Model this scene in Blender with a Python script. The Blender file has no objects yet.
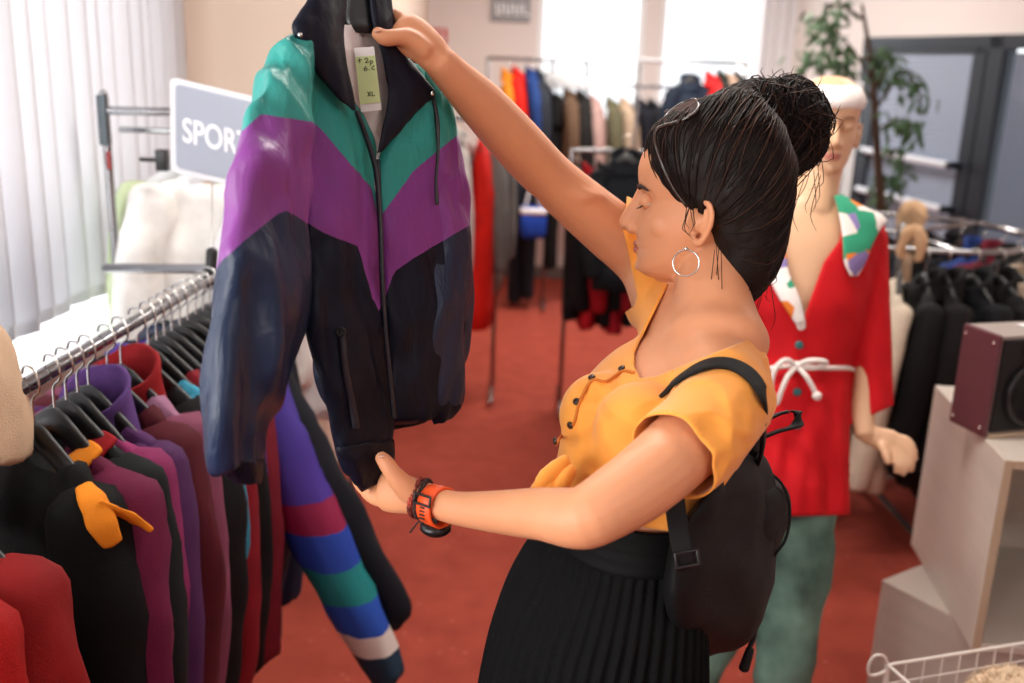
import bpy, bmesh, math, random
import numpy as np
from mathutils import Vector, Matrix, Quaternion, noise
from mathutils.bvhtree import BVHTree
random.seed(7)
C = bpy.context.scene.collection
SC = bpy.context.scene
pi = math.pi
# ---------------------------------------------------------------- camera
F = 1000.0; CX = 512.0; CY = 341.5
CAM = Vector((0, 0, 1.74))
R = (Matrix.Rotation(math.radians(90 - 15.5), 3, 'X') @ Matrix.Rotation(math.radians(2.0), 3, 'Z'))
RIGHT = R @ Vector((1, 0, 0)); UPV = R @ Vector((0, 1, 0)); VIEW = R @ Vector((0, 0, -1))
def P(x, y, Z):
    "world point seen at photo position x,y and Z metres deep"
    return CAM + R @ Vector(((x - CX) / F * Z, -(y - CY) / F * Z, -Z))
def proj(w):
    v = R.transposed() @ (Vector(w) - CAM)
    z = max(-v.z, 1e-4)
    return CX + F * v.x / z, CY - F * v.y / z, z
def PH(x, y, h):
    d = R @ Vector(((x - CX) / F, -(y - CY) / F, -1)); return CAM + d * ((h - CAM.z) / d.z)
def PY(x, y, Y):
    d = R @ Vector(((x - CX) / F, -(y - CY) / F, -1)); return CAM + d * (Y / d.y)
def PX(x, y, X):
    d = R @ Vector(((x - CX) / F, -(y - CY) / F, -1)); return CAM + d * (X / d.x)
# ---------------------------------------------------------------- materials
def lin(c):
    return tuple(((v / 255) / 12.92 if v / 255 <= .04045 else ((v / 255 + .055) / 1.055) ** 2.4) for v in c)
MATS = {}
def mat(name, rgb, rough=.6, metal=0, bump=0, bscale=200, var=.0, vscale=8, sheen=0, sub=0, trans=0, spec=.5, stretch=None, coat=0):
    if name in MATS: return MATS[name]
    m = bpy.data.materials.new(name); m.use_nodes = True
    nt = m.node_tree; b = nt.nodes['Principled BSDF']
    c = lin(rgb) + (1,)
    b.inputs['Base Color'].default_value = c; b.inputs['Roughness'].default_value = rough
    b.inputs['Metallic'].default_value = metal; b.inputs['Specular IOR Level'].default_value = spec
    if sheen: b.inputs['Sheen Weight'].default_value = sheen; b.inputs['Sheen Roughness'].default_value = .4
    if sub:
        b.inputs['Subsurface Weight'].default_value = sub; b.inputs['Subsurface Radius'].default_value = (.012, .004, .002); b.inputs['Subsurface Scale'].default_value = 1
    if trans: b.inputs['Transmission Weight'].default_value = trans
    if coat: b.inputs['Coat Weight'].default_value = coat
    tc = nt.nodes.new('ShaderNodeTexCoord')
    src = tc.outputs['Object']
    if stretch:
        mp = nt.nodes.new('ShaderNodeMapping'); mp.inputs['Scale'].default_value = stretch
        nt.links.new(src, mp.inputs['Vector']); src = mp.outputs['Vector']
    if var:
        n = nt.nodes.new('ShaderNodeTexNoise'); n.inputs['Scale'].default_value = vscale; n.inputs['Detail'].default_value = 6
        nt.links.new(src, n.inputs['Vector'])
        r = nt.nodes.new('ShaderNodeValToRGB')
        r.color_ramp.elements[0].position = .3; r.color_ramp.elements[1].position = .7
        r.color_ramp.elements[0].color = tuple(v * (1 - var) for v in c[:3]) + (1,)
        r.color_ramp.elements[1].color = tuple(min(1, v * (1 + var)) for v in c[:3]) + (1,)
        nt.links.new(n.outputs['Fac'], r.inputs['Fac']); nt.links.new(r.outputs['Color'], b.inputs['Base Color'])
    if bump:
        n = nt.nodes.new('ShaderNodeTexNoise'); n.inputs['Scale'].default_value = bscale; n.inputs['Detail'].default_value = 3
        nt.links.new(src, n.inputs['Vector'])
        bp = nt.nodes.new('ShaderNodeBump'); bp.inputs['Strength'].default_value = bump; bp.inputs['Distance'].default_value = .004
        nt.links.new(n.outputs['Fac'], bp.inputs['Height']); nt.links.new(bp.outputs['Normal'], b.inputs['Normal'])
    MATS[name] = m; return m
def band_mat(name, cols, attrs, rough=.45, sheen=.2, spec=.32):
    "cloth panels: cols[0] where attrs[0] < 0, then cols[1] where attrs[1] < 0 ..."
    m = bpy.data.materials.new(name); m.use_nodes = True; nt = m.node_tree; b = nt.nodes['Principled BSDF']
    b.inputs['Roughness'].default_value = rough
    b.inputs['Sheen Weight'].default_value = sheen; b.inputs['Specular IOR Level'].default_value = spec
    prev = None
    for i, a in enumerate(attrs):
        at = nt.nodes.new('ShaderNodeAttribute'); at.attribute_name = a
        g = nt.nodes.new('ShaderNodeMath'); g.operation = 'GREATER_THAN'; g.inputs[1].default_value = 0
        nt.links.new(at.outputs['Fac'], g.inputs[0])
        mx = nt.nodes.new('ShaderNodeMix'); mx.data_type = 'RGBA'
        nt.links.new(g.outputs[0], mx.inputs['Factor'])
        if prev is None: mx.inputs['A'].default_value = lin(cols[0]) + (1,)
        else: nt.links.new(prev, mx.inputs['A'])
        mx.inputs['B'].default_value = lin(cols[i + 1]) + (1,)
        prev = mx.outputs['Result']
    nt.links.new(prev, b.inputs['Base Color'])
    tc = nt.nodes.new('ShaderNodeTexCoord'); n = nt.nodes.new('ShaderNodeTexNoise'); n.inputs['Scale'].default_value = 26; n.inputs['Detail'].default_value = 5; n.inputs['Distortion'].default_value = .8
    mp = nt.nodes.new('ShaderNodeMapping'); mp.inputs['Scale'].default_value = (1, 1, .35); nt.links.new(tc.outputs['Object'], mp.inputs['Vector']); nt.links.new(mp.outputs['Vector'], n.inputs['Vector'])
    bp = nt.nodes.new('ShaderNodeBump'); bp.inputs['Strength'].default_value = .55; bp.inputs['Distance'].default_value = .012
    nt.links.new(n.outputs['Fac'], bp.inputs['Height']); nt.links.new(bp.outputs['Normal'], b.inputs['Normal'])
    MATS[name] = m; return m
# ---------------------------------------------------------------- mesh builder
def cr(p0, p1, p2, p3, t):
    return .5 * ((2 * p1) + (p2 - p0) * t + (2 * p0 - 5 * p1 + 4 * p2 - p3) * t * t + (3 * p1 - p0 - 3 * p2 + p3) * t ** 3)
def spline(rows, sub):
    "Catmull-Rom through rows of numbers"
    a = np.array(rows, float)
    if len(a) == 2: return [a[0] + (a[1] - a[0]) * k / sub for k in range(sub + 1)]
    out = []
    for i in range(len(a) - 1):
        p0 = a[i - 1] if i else 2 * a[0] - a[1]
        p3 = a[i + 2] if i + 2 < len(a) else 2 * a[-1] - a[-2]
        for k in range(sub): out.append(cr(p0, a[i], a[i + 1], p3, k / sub))
    out.append(a[-1]); return out
def sgnpow(v, e): return math.copysign(abs(v) ** e, v)
def ring(c, U, V, n=24, e=2.0):
    k = 2 / e
    return [c + U * sgnpow(math.cos(2 * pi * i / n), k) + V * sgnpow(math.sin(2 * pi * i / n), k) for i in range(n)]
class MB:
    def __init__(s): s.v = []; s.f = []
    def loft(s, rings, caps=(True, True), closed=True):
        b = len(s.v); n = len(rings[0])
        for r in rings: s.v += [Vector(p) for p in r]
        for i in range(len(rings) - 1):
            for j in range(n if closed else n - 1):
                k = (j + 1) % n
                s.f.append((b + i * n + j, b + i * n + k, b + (i + 1) * n + k, b + (i + 1) * n + j))
        if caps[0]: s._cap(b, n, rings[0], True)
        if caps[1]: s._cap(b + (len(rings) - 1) * n, n, rings[-1], False)
        return s
    def _cap(s, b, n, r, rev):
        c = sum((Vector(p) for p in r), Vector()) / n; k = len(s.v); s.v.append(c)
        for j in range(n):
            f = (b + j, b + (j + 1) % n, k); s.f.append(tuple(reversed(f)) if rev else f)
    def tube(s, pts, rad, n=12, sub=4, flat=1.0, up=None, e=2.0, round_ends=True):
        "tube along points; rad number or list, flat = thickness / width ratio"
        if not isinstance(rad, (list, tuple)): rad = [rad] * len(pts)
        if not isinstance(flat, (list, tuple)): flat = [flat] * len(pts)
        rows = spline([list(p) + [r, fl] for p, r, fl in zip(pts, rad, flat)], sub)
        cs = [Vector(r[:3]) for r in rows]
        T = []
        for i in range(len(cs)):
            t = cs[min(i + 1, len(cs) - 1)] - cs[max(i - 1, 0)]
            T.append(t.normalized() if t.length > 1e-9 else Vector((0, 0, 1)))
        u = Vector(up) if up is not None else (Vector((0, 0, 1)) if abs(T[0].z) < .9 else Vector((1, 0, 0)))
        rings = []
        def mk(c, rr, fl, u, w): return ring(c, u * rr, w * rr * fl, n, e)
        for i, (c, t) in enumerate(zip(cs, T)):
            u = (u - t * u.dot(t))
            if u.length < 1e-6: u = t.orthogonal()
            u.normalize(); w = t.cross(u)
            rr, fl = rows[i][3], rows[i][4]
            if round_ends and i == 0:
                for k in (1, .75, .4): rings.append(mk(c - t * rr * min(fl,1) * k * .8, rr * math.sqrt(max(0.02, 1 - k * k)), fl, u, w))
            rings.append(mk(c, rr, fl, u, w))
            if round_ends and i == len(cs) - 1:
                for k in (.4, .75, 1): rings.append(mk(c + t * rr * min(fl,1) * k * .8, rr * math.sqrt(max(0.02, 1 - k * k)), fl, u, w))
        return s.loft(rings)
    def px(s, spec, n=28, sub=4, e=2.2, amp=0, caps=(True, True)):
        "closed volume from its left and right edges: rows (yl,xl,Zl, yr,xr,Zr, thickness)"
        rows = spline(spec, sub); rings = []
        cs = [(P(r[1], r[0], r[2]), P(r[4], r[3], r[5])) for r in rows]
        mids = [(a + b) / 2 for a, b in cs]
        for i, r in enumerate(rows):
            a, b = cs[i]; U = (b - a) / 2
            V = (mids[i] - CAM).normalized()
            rings.append(ring(mids[i], U, V * r[6], n, e))
        return s.loft(rings, caps)
    def box(s, c, size, rot=None, bev=0):
        c = Vector(c); m = rot or Matrix.Identity(3); b = len(s.v)
        hx, hy, hz = size[0] / 2, size[1] / 2, size[2] / 2
        for x, y, z in ((-1,-1,-1),(1,-1,-1),(1,1,-1),(-1,1,-1),(-1,-1,1),(1,-1,1),(1,1,1),(-1,1,1)):
            s.v.append(c + m @ Vector((x * hx, y * hy, z * hz)))
        for f in ((0,3,2,1),(4,5,6,7),(0,1,5,4),(1,2,6,5),(2,3,7,6),(3,0,4,7)): s.f.append(tuple(b + i for i in f))
        return s
    def hexa(s, p):
        "box from eight corners: bottom four then top four"
        b = len(s.v); s.v += [Vector(q) for q in p]
        for f in ((0,3,2,1),(4,5,6,7),(0,1,5,4),(1,2,6,5),(2,3,7,6),(3,0,4,7)): s.f.append(tuple(b + i for i in f))
        return s
    def ball(s, c, r, n=16, m=10, rot=None):
        c = Vector(c); r = Vector(r) if hasattr(r, '__len__') else Vector((r, r, r)); rot = rot or Matrix.Identity(3)
        rings = []
        for i in range(m + 1):
            a = pi * (i + .02) / (m + .04)
            rings.append([c + rot @ Vector((r.x * math.sin(a) * math.cos(2*pi*j/n), r.y * math.sin(a) * math.sin(2*pi*j/n), r.z * math.cos(a))) for j in range(n)])
        return s.loft(rings)
    def disc(s, c, nrm, r, h, n=20):
        c = Vector(c); nrm = Vector(nrm).normalized(); u = nrm.orthogonal().normalized(); w = nrm.cross(u)
        k = min(h * .3, r * .2)
        return s.loft([ring(c + nrm * d, u * q, w * q, n) for d, q in ((0, r), (h - k, r), (h, r - k))])
    def torus(s, c, nrm, R_, r, n=32, m=8, a0=0, a1=2*pi, u=None):
        c = Vector(c); nrm = Vector(nrm).normalized(); u = (Vector(u) if u is not None else nrm.orthogonal()).normalized(); w = nrm.cross(u)
        full = abs(a1 - a0 - 2 * pi) < 1e-6; rings = []
        for i in range(n + 1):
            a = a0 + (a1 - a0) * i / n; d = u * math.cos(a) + w * math.sin(a)
            rings.append([c + d * R_ + d * r * math.cos(2*pi*j/m) + nrm * r * math.sin(2*pi*j/m) for j in range(m)])
        return s.loft(rings, caps=(not full, not full))
    def fold(s, amp, kx=30, kz=5, seed=0, axis=None, start=0, k2=1, ridge=0):
        "push vertices in and out along the surface normal with stretched noise, as cloth creases do"
        me = bpy.data.meshes.new('tmp'); me.from_pydata([tuple(v) for v in s.v], [], s.f); me.update()
        bm = bmesh.new(); bm.from_mesh(me); bmesh.ops.recalc_face_normals(bm, faces=bm.faces); bm.normal_update(); bm.verts.ensure_lookup_table()
        nr = [v.normal.copy() for v in bm.verts]; bm.free(); bpy.data.meshes.remove(me)
        ax = Vector(axis).normalized() if axis is not None else Vector((0, 0, 1))
        q = ax.rotation_difference(Vector((0, 0, 1)))
        for i in range(start, len(s.v)):
            p = q @ s.v[i]
            if ridge:
                w_ = noise.noise(Vector((p.x * 6 + seed, p.y * 6, p.z * 6))) * .03
                rdg = (.32 - abs(noise.noise(Vector(((p.x + w_) * kx * .9 + seed * 3.1, p.y * kx * .9, (p.z + w_) * kz * 1.6))))) * ridge
            else: rdg = 0
            d = rdg + noise.noise(Vector((p.x * kx + seed * 7.3, p.y * kx, p.z * kz))) + .5 * k2 * noise.noise(Vector((p.x * kx * 2.3, p.y * kx * 2.3 + seed, p.z * kz * 2.6)))
            s.v[i] = s.v[i] + nr[i] * d * amp
        return s
    def mesh(s, name):
        me = bpy.data.meshes.new(name); me.from_pydata([tuple(v) for v in s.v], [], s.f); me.update()
        bm = bmesh.new(); bm.from_mesh(me); bmesh.ops.recalc_face_normals(bm, faces=bm.faces); bm.to_mesh(me); bm.free()
        return me
    def build(s, name, m, parent=None, smooth=True, bevel=0, subsurf=0, solid=0, auto=None):
        return obj(name, s.mesh(name), m, parent, smooth, bevel, subsurf, solid)
def obj(name, me, m, parent=None, smooth=True, bevel=0, subsurf=0, solid=0):
    o = bpy.data.objects.new(name, me); C.objects.link(o)
    if m is not None and not me.materials: me.materials.append(m)
    if smooth: me.polygons.foreach_set('use_smooth', [True] * len(me.polygons))
    if parent is not None:
        o.parent = parent
        o.matrix_parent_inverse = Matrix.Translation(parent.location).inverted() if parent.type == 'EMPTY' and parent.rotation_euler.z == 0 and not parent.get('local') else Matrix.Identity(4)
    if solid: md = o.modifiers.new('s', 'SOLIDIFY'); md.thickness = abs(solid); md.offset = -1 if solid > 0 else 1
    if bevel:
        md = o.modifiers.new('b', 'BEVEL'); md.width = bevel; md.segments = 2; md.limit_method = 'ANGLE'; md.angle_limit = .6
    if subsurf: md = o.modifiers.new('u', 'SUBSURF'); md.levels = md.render_levels = subsurf
    return o
def tag(o, label, cat, group=None, kind=None):
    o['label'] = label; o['category'] = cat
    if group: o['group'] = group
    if kind: o['kind'] = kind
    return o
def thing(name, label, cat, loc=(0, 0, 0), group=None, rotz=0, local=False):
    "Empty at the base of a thing; children are made in world space unless local"
    o = bpy.data.objects.new(name, None); C.objects.link(o); o.location = loc; o.rotation_euler = (0, 0, rotz); o.empty_display_size = .05
    if local: o['local'] = 1
    return tag(o, label, cat, group)
def struct(name, mb, m, bevel=0, smooth=False):
    o = mb.build(name, m, None, smooth, bevel); o['kind'] = 'structure'; return o
def remesh(mb, voxel, smooth=2, factor=.5, tri=None):
    me = mb.mesh('tmp'); o = bpy.data.objects.new('tmp', me); C.objects.link(o)
    md = o.modifiers.new('r', 'REMESH'); md.mode = 'VOXEL'; md.voxel_size = voxel; md.use_smooth_shade = True
    if smooth: ms = o.modifiers.new('s', 'SMOOTH'); ms.factor = factor; ms.iterations = smooth
    dg = bpy.context.evaluated_depsgraph_get(); dg.update()
    out = bpy.data.meshes.new_from_object(o.evaluated_get(dg)); bpy.data.objects.remove(o); bpy.data.meshes.remove(me)
    out.materials.clear(); return out
def displace(me, fn):
    for v in me.vertices:
        d = fn(v.co)
        if d is not None: v.co = v.co + d
    me.update()
def cut(me, f, voxel):
    "open a mesh where f > 0 and settle the rim on f = 0"
    bm = bmesh.new(); bm.from_mesh(me)
    vals = {v: f(v.co) for v in bm.verts}
    bmesh.ops.delete(bm, geom=[v for v, q in vals.items() if q > 0], context='VERTS')
    e = 1e-4
    rim = [v for v in bm.verts if v.is_boundary and -3 * voxel < vals.get(v, -9)]
    for v in rim:
        c = v.co; q = f(c)
        g = Vector([(f(c + Vector(d) * e) - q) / e for d in ((1,0,0),(0,1,0),(0,0,1))])
        if g.length > .2: v.co = c - g * (q / g.length_squared)
    for _ in range(2):
        new = {}
        for v in rim:
            nb = [ed.other_vert(v) for ed in v.link_edges if ed.is_boundary]
            if len(nb) == 2: new[v] = v.co * .5 + (nb[0].co + nb[1].co) * .25
        for v, c in new.items(): v.co = c
    bm.to_mesh(me); bm.free(); me.update(); return me
def smooth_region(me, wf, iters):
    n = len(me.vertices); co = np.empty(n * 3); me.vertices.foreach_get('co', co); co = co.reshape(n, 3)
    ed = np.empty(len(me.edges) * 2, int); me.edges.foreach_get('vertices', ed); ed = ed.reshape(-1, 2)
    w = np.array([wf(Vector(c)) for c in co])[:, None]
    deg = np.bincount(ed.ravel(), minlength=n)[:, None].clip(1)
    for _ in range(iters):
        acc = np.zeros((n, 3)); np.add.at(acc, ed[:, 0], co[ed[:, 1]]); np.add.at(acc, ed[:, 1], co[ed[:, 0]])
        co = co + (acc / deg - co) * w * .6
    me.vertices.foreach_set('co', co.ravel()); me.update()
def poly_dist(x, y, poly):
    "signed distance to a polygon, positive inside"
    d = 1e9; ins = False
    for i in range(len(poly)):
        ax, ay = poly[i]; bx, by = poly[(i + 1) % len(poly)]
        ux, uy = bx - ax, by - ay; t = max(0, min(1, ((x - ax) * ux + (y - ay) * uy) / (ux * ux + uy * uy)))
        d = min(d, math.hypot(x - ax - ux * t, y - ay - uy * t))
        if (ay > y) != (by > y) and x < (bx - ax) * (y - ay) / (by - ay) + ax: ins = not ins
    return d if ins else -d
def bvh_of(me): return BVHTree.FromPolygons([v.co.copy() for v in me.vertices], [tuple(p.vertices) for p in me.polygons])
def on(bv, x, y, off, Z):
    "point on a surface seen at photo position x,y, lifted off it; Z is used where nothing is met"
    d = (P(x, y, 1) - CAM).normalized(); h = bv.ray_cast(CAM, d)
    if h[0] is None or abs(proj(h[0])[2] - Z) > .12: return P(x, y, Z)
    n = h[1] if h[1].dot(d) < 0 else -h[1]
    return h[0] + n * off
def text_mesh(txt, size, depth=.001, bold=0):
    cu = bpy.data.curves.new('t', 'FONT'); cu.body = txt; cu.size = size; cu.extrude = depth; cu.offset = bold
    o = bpy.data.objects.new('t', cu); C.objects.link(o)
    dg = bpy.context.evaluated_depsgraph_get(); dg.update()
    me = bpy.data.meshes.new_from_object(o.evaluated_get(dg)); bpy.data.objects.remove(o); bpy.data.curves.remove(cu)
    me.materials.clear(); return me
# ---------------------------------------------------------------- camera, light, view
cd = bpy.data.cameras.new('camera'); cam = bpy.data.objects.new('camera', cd); C.objects.link(cam)
cam.matrix_world = Matrix.Translation(CAM) @ R.to_4x4()
cd.sensor_width = 36; cd.lens = 36 * F / 1024; cd.clip_start = .05
cd.dof.use_dof = True; cd.dof.focus_distance = 1.34; cd.dof.aperture_fstop = 2.8; cd.dof.aperture_blades = 9
SC.camera = cam
SC.view_settings.view_transform = 'Standard'; SC.view_settings.look = 'None'; SC.view_settings.gamma = 1; SC.view_settings.exposure = 0.0
SC.view_settings.use_curve_mapping = False
SC.cycles.use_denoising = True; SC.cycles.max_bounces = 8; SC.cycles.sample_clamp_indirect = 6
w = bpy.data.worlds.new('daylight'); SC.world = w; w.use_nodes = True
bg = w.node_tree.nodes['Background']; bg.inputs[0].default_value = (.92, .96, 1, 1); bg.inputs[1].default_value = 1.9
def area(name, loc, aim, sx, sy, power, col=(1, 1, 1)):
    l = bpy.data.lights.new(name, 'AREA'); l.shape = 'RECTANGLE'; l.size = sx; l.size_y = sy; l.energy = power; l.color = col
    o = bpy.data.objects.new(name, l); C.objects.link(o); o.location = loc
    o.rotation_euler = (Vector(aim) - Vector(loc)).to_track_quat('-Z', 'Y').to_euler(); return o
# daylight through the side windows beside the photographer, through the blinds and the far windows; soft fill from lamps added on the unseen ceiling
area('window_daylight', (-2.0, -.5, 1.8), (0.4, 1.0, 1.1), 2.4, 1.6, 125, (1, .98, .95))
area('window_daylight_blinds', (-2.0, 2.3, 1.8), (0.4, 2.3, 1.2), 2.4, 1.5, 60, (.95, .98, 1))
area('window_daylight_back', (1.1, 9.1, 1.75), (0.9, 3, 1.2), 1.9, 1.5, 70, (.95, .98, 1))
for i, (x, y) in enumerate(((1.3, -0.6), (.1, 2.3), (2.0, 3.6), (.8, 6.2))):
    area('added_ceiling_light', (x, y, 2.78), (x, y, 0), 1.2, .3, (18, 36, 24, 75)[i], (1, .95, .88))
# ---------------------------------------------------------------- the room
M_wall = mat('wall paint', (226, 216, 212), .8, bump=.1, bscale=300)
M_beige = mat('beige wall paint', (214, 192, 174), .8, bump=.1, bscale=300)
M_white = mat('white paint', (235, 235, 236), .6)
def carpet():
    m = mat('red carpet', (160, 70, 56), .95, bump=.6, bscale=600)
    nt = m.node_tree; b = nt.nodes['Principled BSDF']
    tc = nt.nodes.new('ShaderNodeTexCoord')
    n1 = nt.nodes.new('ShaderNodeTexNoise'); n1.inputs['Scale'].default_value = 9; n1.inputs['Detail'].default_value = 8
    n2 = nt.nodes.new('ShaderNodeTexVoronoi'); n2.inputs['Scale'].default_value = 16
    nt.links.new(tc.outputs['Object'], n1.inputs['Vector']); nt.links.new(tc.outputs['Object'], n2.inputs['Vector'])
    r = nt.nodes.new('ShaderNodeValToRGB'); r.color_ramp.elements[0].position = .3; r.color_ramp.elements[1].position = .75
    r.color_ramp.elements[0].color = lin((152, 64, 50)) + (1,); r.color_ramp.elements[1].color = lin((172, 76, 60)) + (1,)
    r2 = nt.nodes.new('ShaderNodeValToRGB'); r2.color_ramp.elements[0].position = .08; r2.color_ramp.elements[1].position = .16
    r2.color_ramp.elements[0].color = lin((196, 104, 84)) + (1,); r2.color_ramp.elements[1].color = (0, 0, 0, 1)
    mx = nt.nodes.new('ShaderNodeMix'); mx.data_type = 'RGBA'; mx.blend_type = 'LIGHTEN'; mx.inputs['Factor'].default_value = .8
    nt.links.new(n1.outputs['Fac'], r.inputs['Fac']); nt.links.new(n2.outputs['Distance'], r2.inputs['Fac'])
    nt.links.new(r.outputs['Color'], mx.inputs['A']); nt.links.new(r2.outputs['Color'], mx.inputs['B'])
    nt.links.new(mx.outputs['Result'], b.inputs['Base Color']); b.inputs['Specular IOR Level'].default_value = .2
    return m
struct('floor', MB().box((.9, 3, -.05), (6, 12, .1)), carpet())
struct('ceiling', MB().box((.9, 3, 2.95), (6, 12, .1)), M_white)
XL = -1.32     # face of the left wall
YB = 8.35      # face of the back wall
g = MB()   # left wall around its window: below the sill, above the head, the piers
g.box((XL - .1, 3.0, .48), (.2, 12, .96)); g.box((XL - .1, 3.0, 2.75), (.2, 12, .5))
g.box((XL - .1, 3.75, 1.73), (.2, .5, 1.56)); g.box((XL - .1, .85, 1.73), (.2, .2, 1.56))
g.box((XL - .1, 6.5, 1.73), (.2, 5.0, 1.56)); g.box((XL - .1, -2.4, 1.73), (.2, 1.2, 1.56))
struct('wall_left', g, M_wall)
struct('trim_1', MB().box((XL + .06, 1.2, .975), (.26, 5.4, .03)), M_white, .004)
def clear_glass(name, tint=(1, 1, 1), gloss=.08):
    m = bpy.data.materials.new(name); m.use_nodes = True; nt = m.node_tree; nt.nodes.remove(nt.nodes['Principled BSDF'])
    t = nt.nodes.new('ShaderNodeBsdfTransparent'); t.inputs[0].default_value = tint + (1,)
    g = nt.nodes.new('ShaderNodeBsdfGlossy'); g.inputs['Roughness'].default_value = .03
    x = nt.nodes.new('ShaderNodeMixShader'); x.inputs[0].default_value = gloss
    nt.links.new(t.outputs[0], x.inputs[1]); nt.links.new(g.outputs[0], x.inputs[2]); nt.links.new(x.outputs[0], nt.nodes['Material Output'].inputs[0])
    MATS[name] = m; return m
M_glass = clear_glass('window glass')
wf = MB()
for y in (.95, 2.2, 3.5): wf.box((XL - .12, y, 1.73), (.06, .07, 1.54))
for z in (.99, 2.47): wf.box((XL - .12, 2.22, z), (.06, 2.6, .06))
win = struct('window_1', wf, M_white, .004)
MB().box((XL - .12, 2.22, 1.73), (.006, 2.5, 1.46)).build('pane', M_glass, win, False)
wf = MB()
for y in (-1.78, -.5, .73): wf.box((XL - .12, y, 1.73), (.06, .07, 1.54))
for z in (.99, 2.47): wf.box((XL - .12, -.5, z), (.06, 2.5, .06))
win = struct('window_2', wf, M_white, .004)
MB().box((XL - .12, -.5, 1.73), (.006, 2.5, 1.46)).build('pane', M_glass, win, False)
struct('wall_rear', MB().box((.9, -2.95, 1.45), (6, .1, 2.9)), M_wall)
struct('wall_side', MB().box((3.85, .6, 1.45), (.1, 7.0, 2.9)), M_wall)
# beige projecting wall beyond the blinds, then the recess to the back wall
struct('wall_corner', MB().box((XL + .21, 6.1, 1.45), (.72, 4.4, 2.9)), M_beige)
# back wall with two windows
g = MB(); X0, X1 = -.8, 2.35; A0, A1, B0, B1 = .12, .98, 1.10, 1.92
zb, zt = .95, 2.5
g.box(((X0 + A0) / 2, YB + .1, 1.45), (A0 - X0, .2, 2.9)); g.box(((A1 + B0) / 2, YB + .1, 1.45), (B0 - A1, .2, 2.9))
g.box(((B1 + 3.6) / 2, YB + .1, 1.45), (3.6 - B1, .2, 2.9))
for a, b in ((A0, A1), (B0, B1)):
    g.box(((a + b) / 2, YB + .1, zb / 2), (b - a, .2, zb)); g.box(((a + b) / 2, YB + .1, (zt + 2.9) / 2), (b - a, .2, 2.9 - zt))
struct('wall_back', g, M_wall)
for k, (a, b) in enumerate(((A0, A1), (B0, B1))):
    f = MB(); y = YB + .12
    f.box((a + .025, y, (zb + zt) / 2), (.05, .06, zt - zb)); f.box((b - .025, y, (zb + zt) / 2), (.05, .06, zt - zb))
    f.box(((a + b) / 2, y, zb + .025), (b - a, .06, .05)); f.box(((a + b) / 2, y, zt - .025), (b - a, .06, .05))
    win = struct('window_%d' % (k + 3), f, M_white, .004)
    MB().box(((a + b) / 2, y, (zb + zt) / 2), (b - a - .1, .006, zt - zb - .1)).build('pane', M_glass, win, False)
    struct('trim_%d' % (k + 2), MB().box(((a + b) / 2, YB - .03, zb - .012), (b - a + .1, .16, .024)), M_white, .004)
struct('baseboard_back', MB().box((1.0, YB - .012, .05), (3.4, .024, .1)), mat('baseboard', (120, 110, 108), .6))
# right wall: angled, with the dark glazed entrance
D0 = Vector((2.40, 7.3, 0)); D1 = Vector((3.02, 5.35, 0)); dd = (D1 - D0).normalized(); dn = Vector((dd.y, -dd.x, 0))   # dn points into the room
if dn.x > 0: dn = -dn
rotd = Matrix((dd, -dn, Vector((0, 0, 1)))).transposed()
def on_door(s, z, off=0): return D0 + dd * s + Vector((0, 0, z)) + dn * off
Ld = (D1 - D0).length; DT = 2.0
g = MB(); g.box(on_door(Ld / 2 + 1.2, (DT + 2.9) / 2, -.1), (Ld + 2.4, .2, 2.9 - DT), rotd)
g.box(on_door(-.9, 1.45, -.1), (1.8, .2, 2.9), rotd)
struct('wall_right', g, M_wall)
struct('wall_front', MB().box(on_door(Ld + .75, DT / 2, -.1), (1.3, .2, DT), rotd), mat('pink wall paint', (226, 190, 172), .8))
M_anth = mat('anthracite aluminium', (40, 46, 54), .4, .3)
M_dglass = mat('reflecting door glass', (110, 122, 140), .12, 0, spec=.9)
M_steel = mat('brushed steel', (205, 208, 214), .25, 1)
g = MB(); DL = Ld * .62
for s, wd in ((.04, .08), (DL, .12), (Ld + .08, .1)): g.box(on_door(s, DT / 2, -.02), (wd, .1, DT), rotd)
g.box(on_door(Ld / 2, DT - .04, -.02), (Ld, .1, .08), rotd)
dr = struct('door_1', g, M_anth, .006)
MB().box(on_door((DL + Ld) / 2 + .07, DT / 2 - .04, -.03), (Ld - DL - .05, .02, DT - .12), rotd).build('side_glass', M_dglass, dr, False)
lf = MB()
for s in (.14, DL - .13): lf.box(on_door(s, .98, 0), (.11, .06, 1.9), rotd)
for z, h in ((.12, .2), (1.915, .05)): lf.box(on_door(DL / 2, z, 0), (DL - .2, .06, h), rotd)
leaf = lf.build('door_leaf', M_anth, dr, False, .005)
MB().box(on_door(DL / 2, 1.05, 0), (DL - .32, .012, 1.70), rotd).build('pane', M_dglass, leaf, False)
bl = MB()
for k in range(38): bl.box(on_door(DL / 2 + .06, 1.87 - k * .034, .012), (DL - .44, .006, .026), rotd)
bl.build('slat_blind', mat('grey blind', (150, 162, 182), .5), dr, False)
for z in (1.23, .96):
    pb = MB(); pb.tube([on_door(.22, z + .02, .09), on_door(DL - .2, z, .09)], .022, 12, 2).build('push_bar', mat('pale grey bar', (214, 218, 226), .4), dr)
    b2 = MB()
    for s in (.24, DL - .17): b2.tube([on_door(s, z, .0), on_door(s, z, .1)], .026, 12, 1)
    b2.build('bar_bracket', M_anth, dr)
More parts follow.
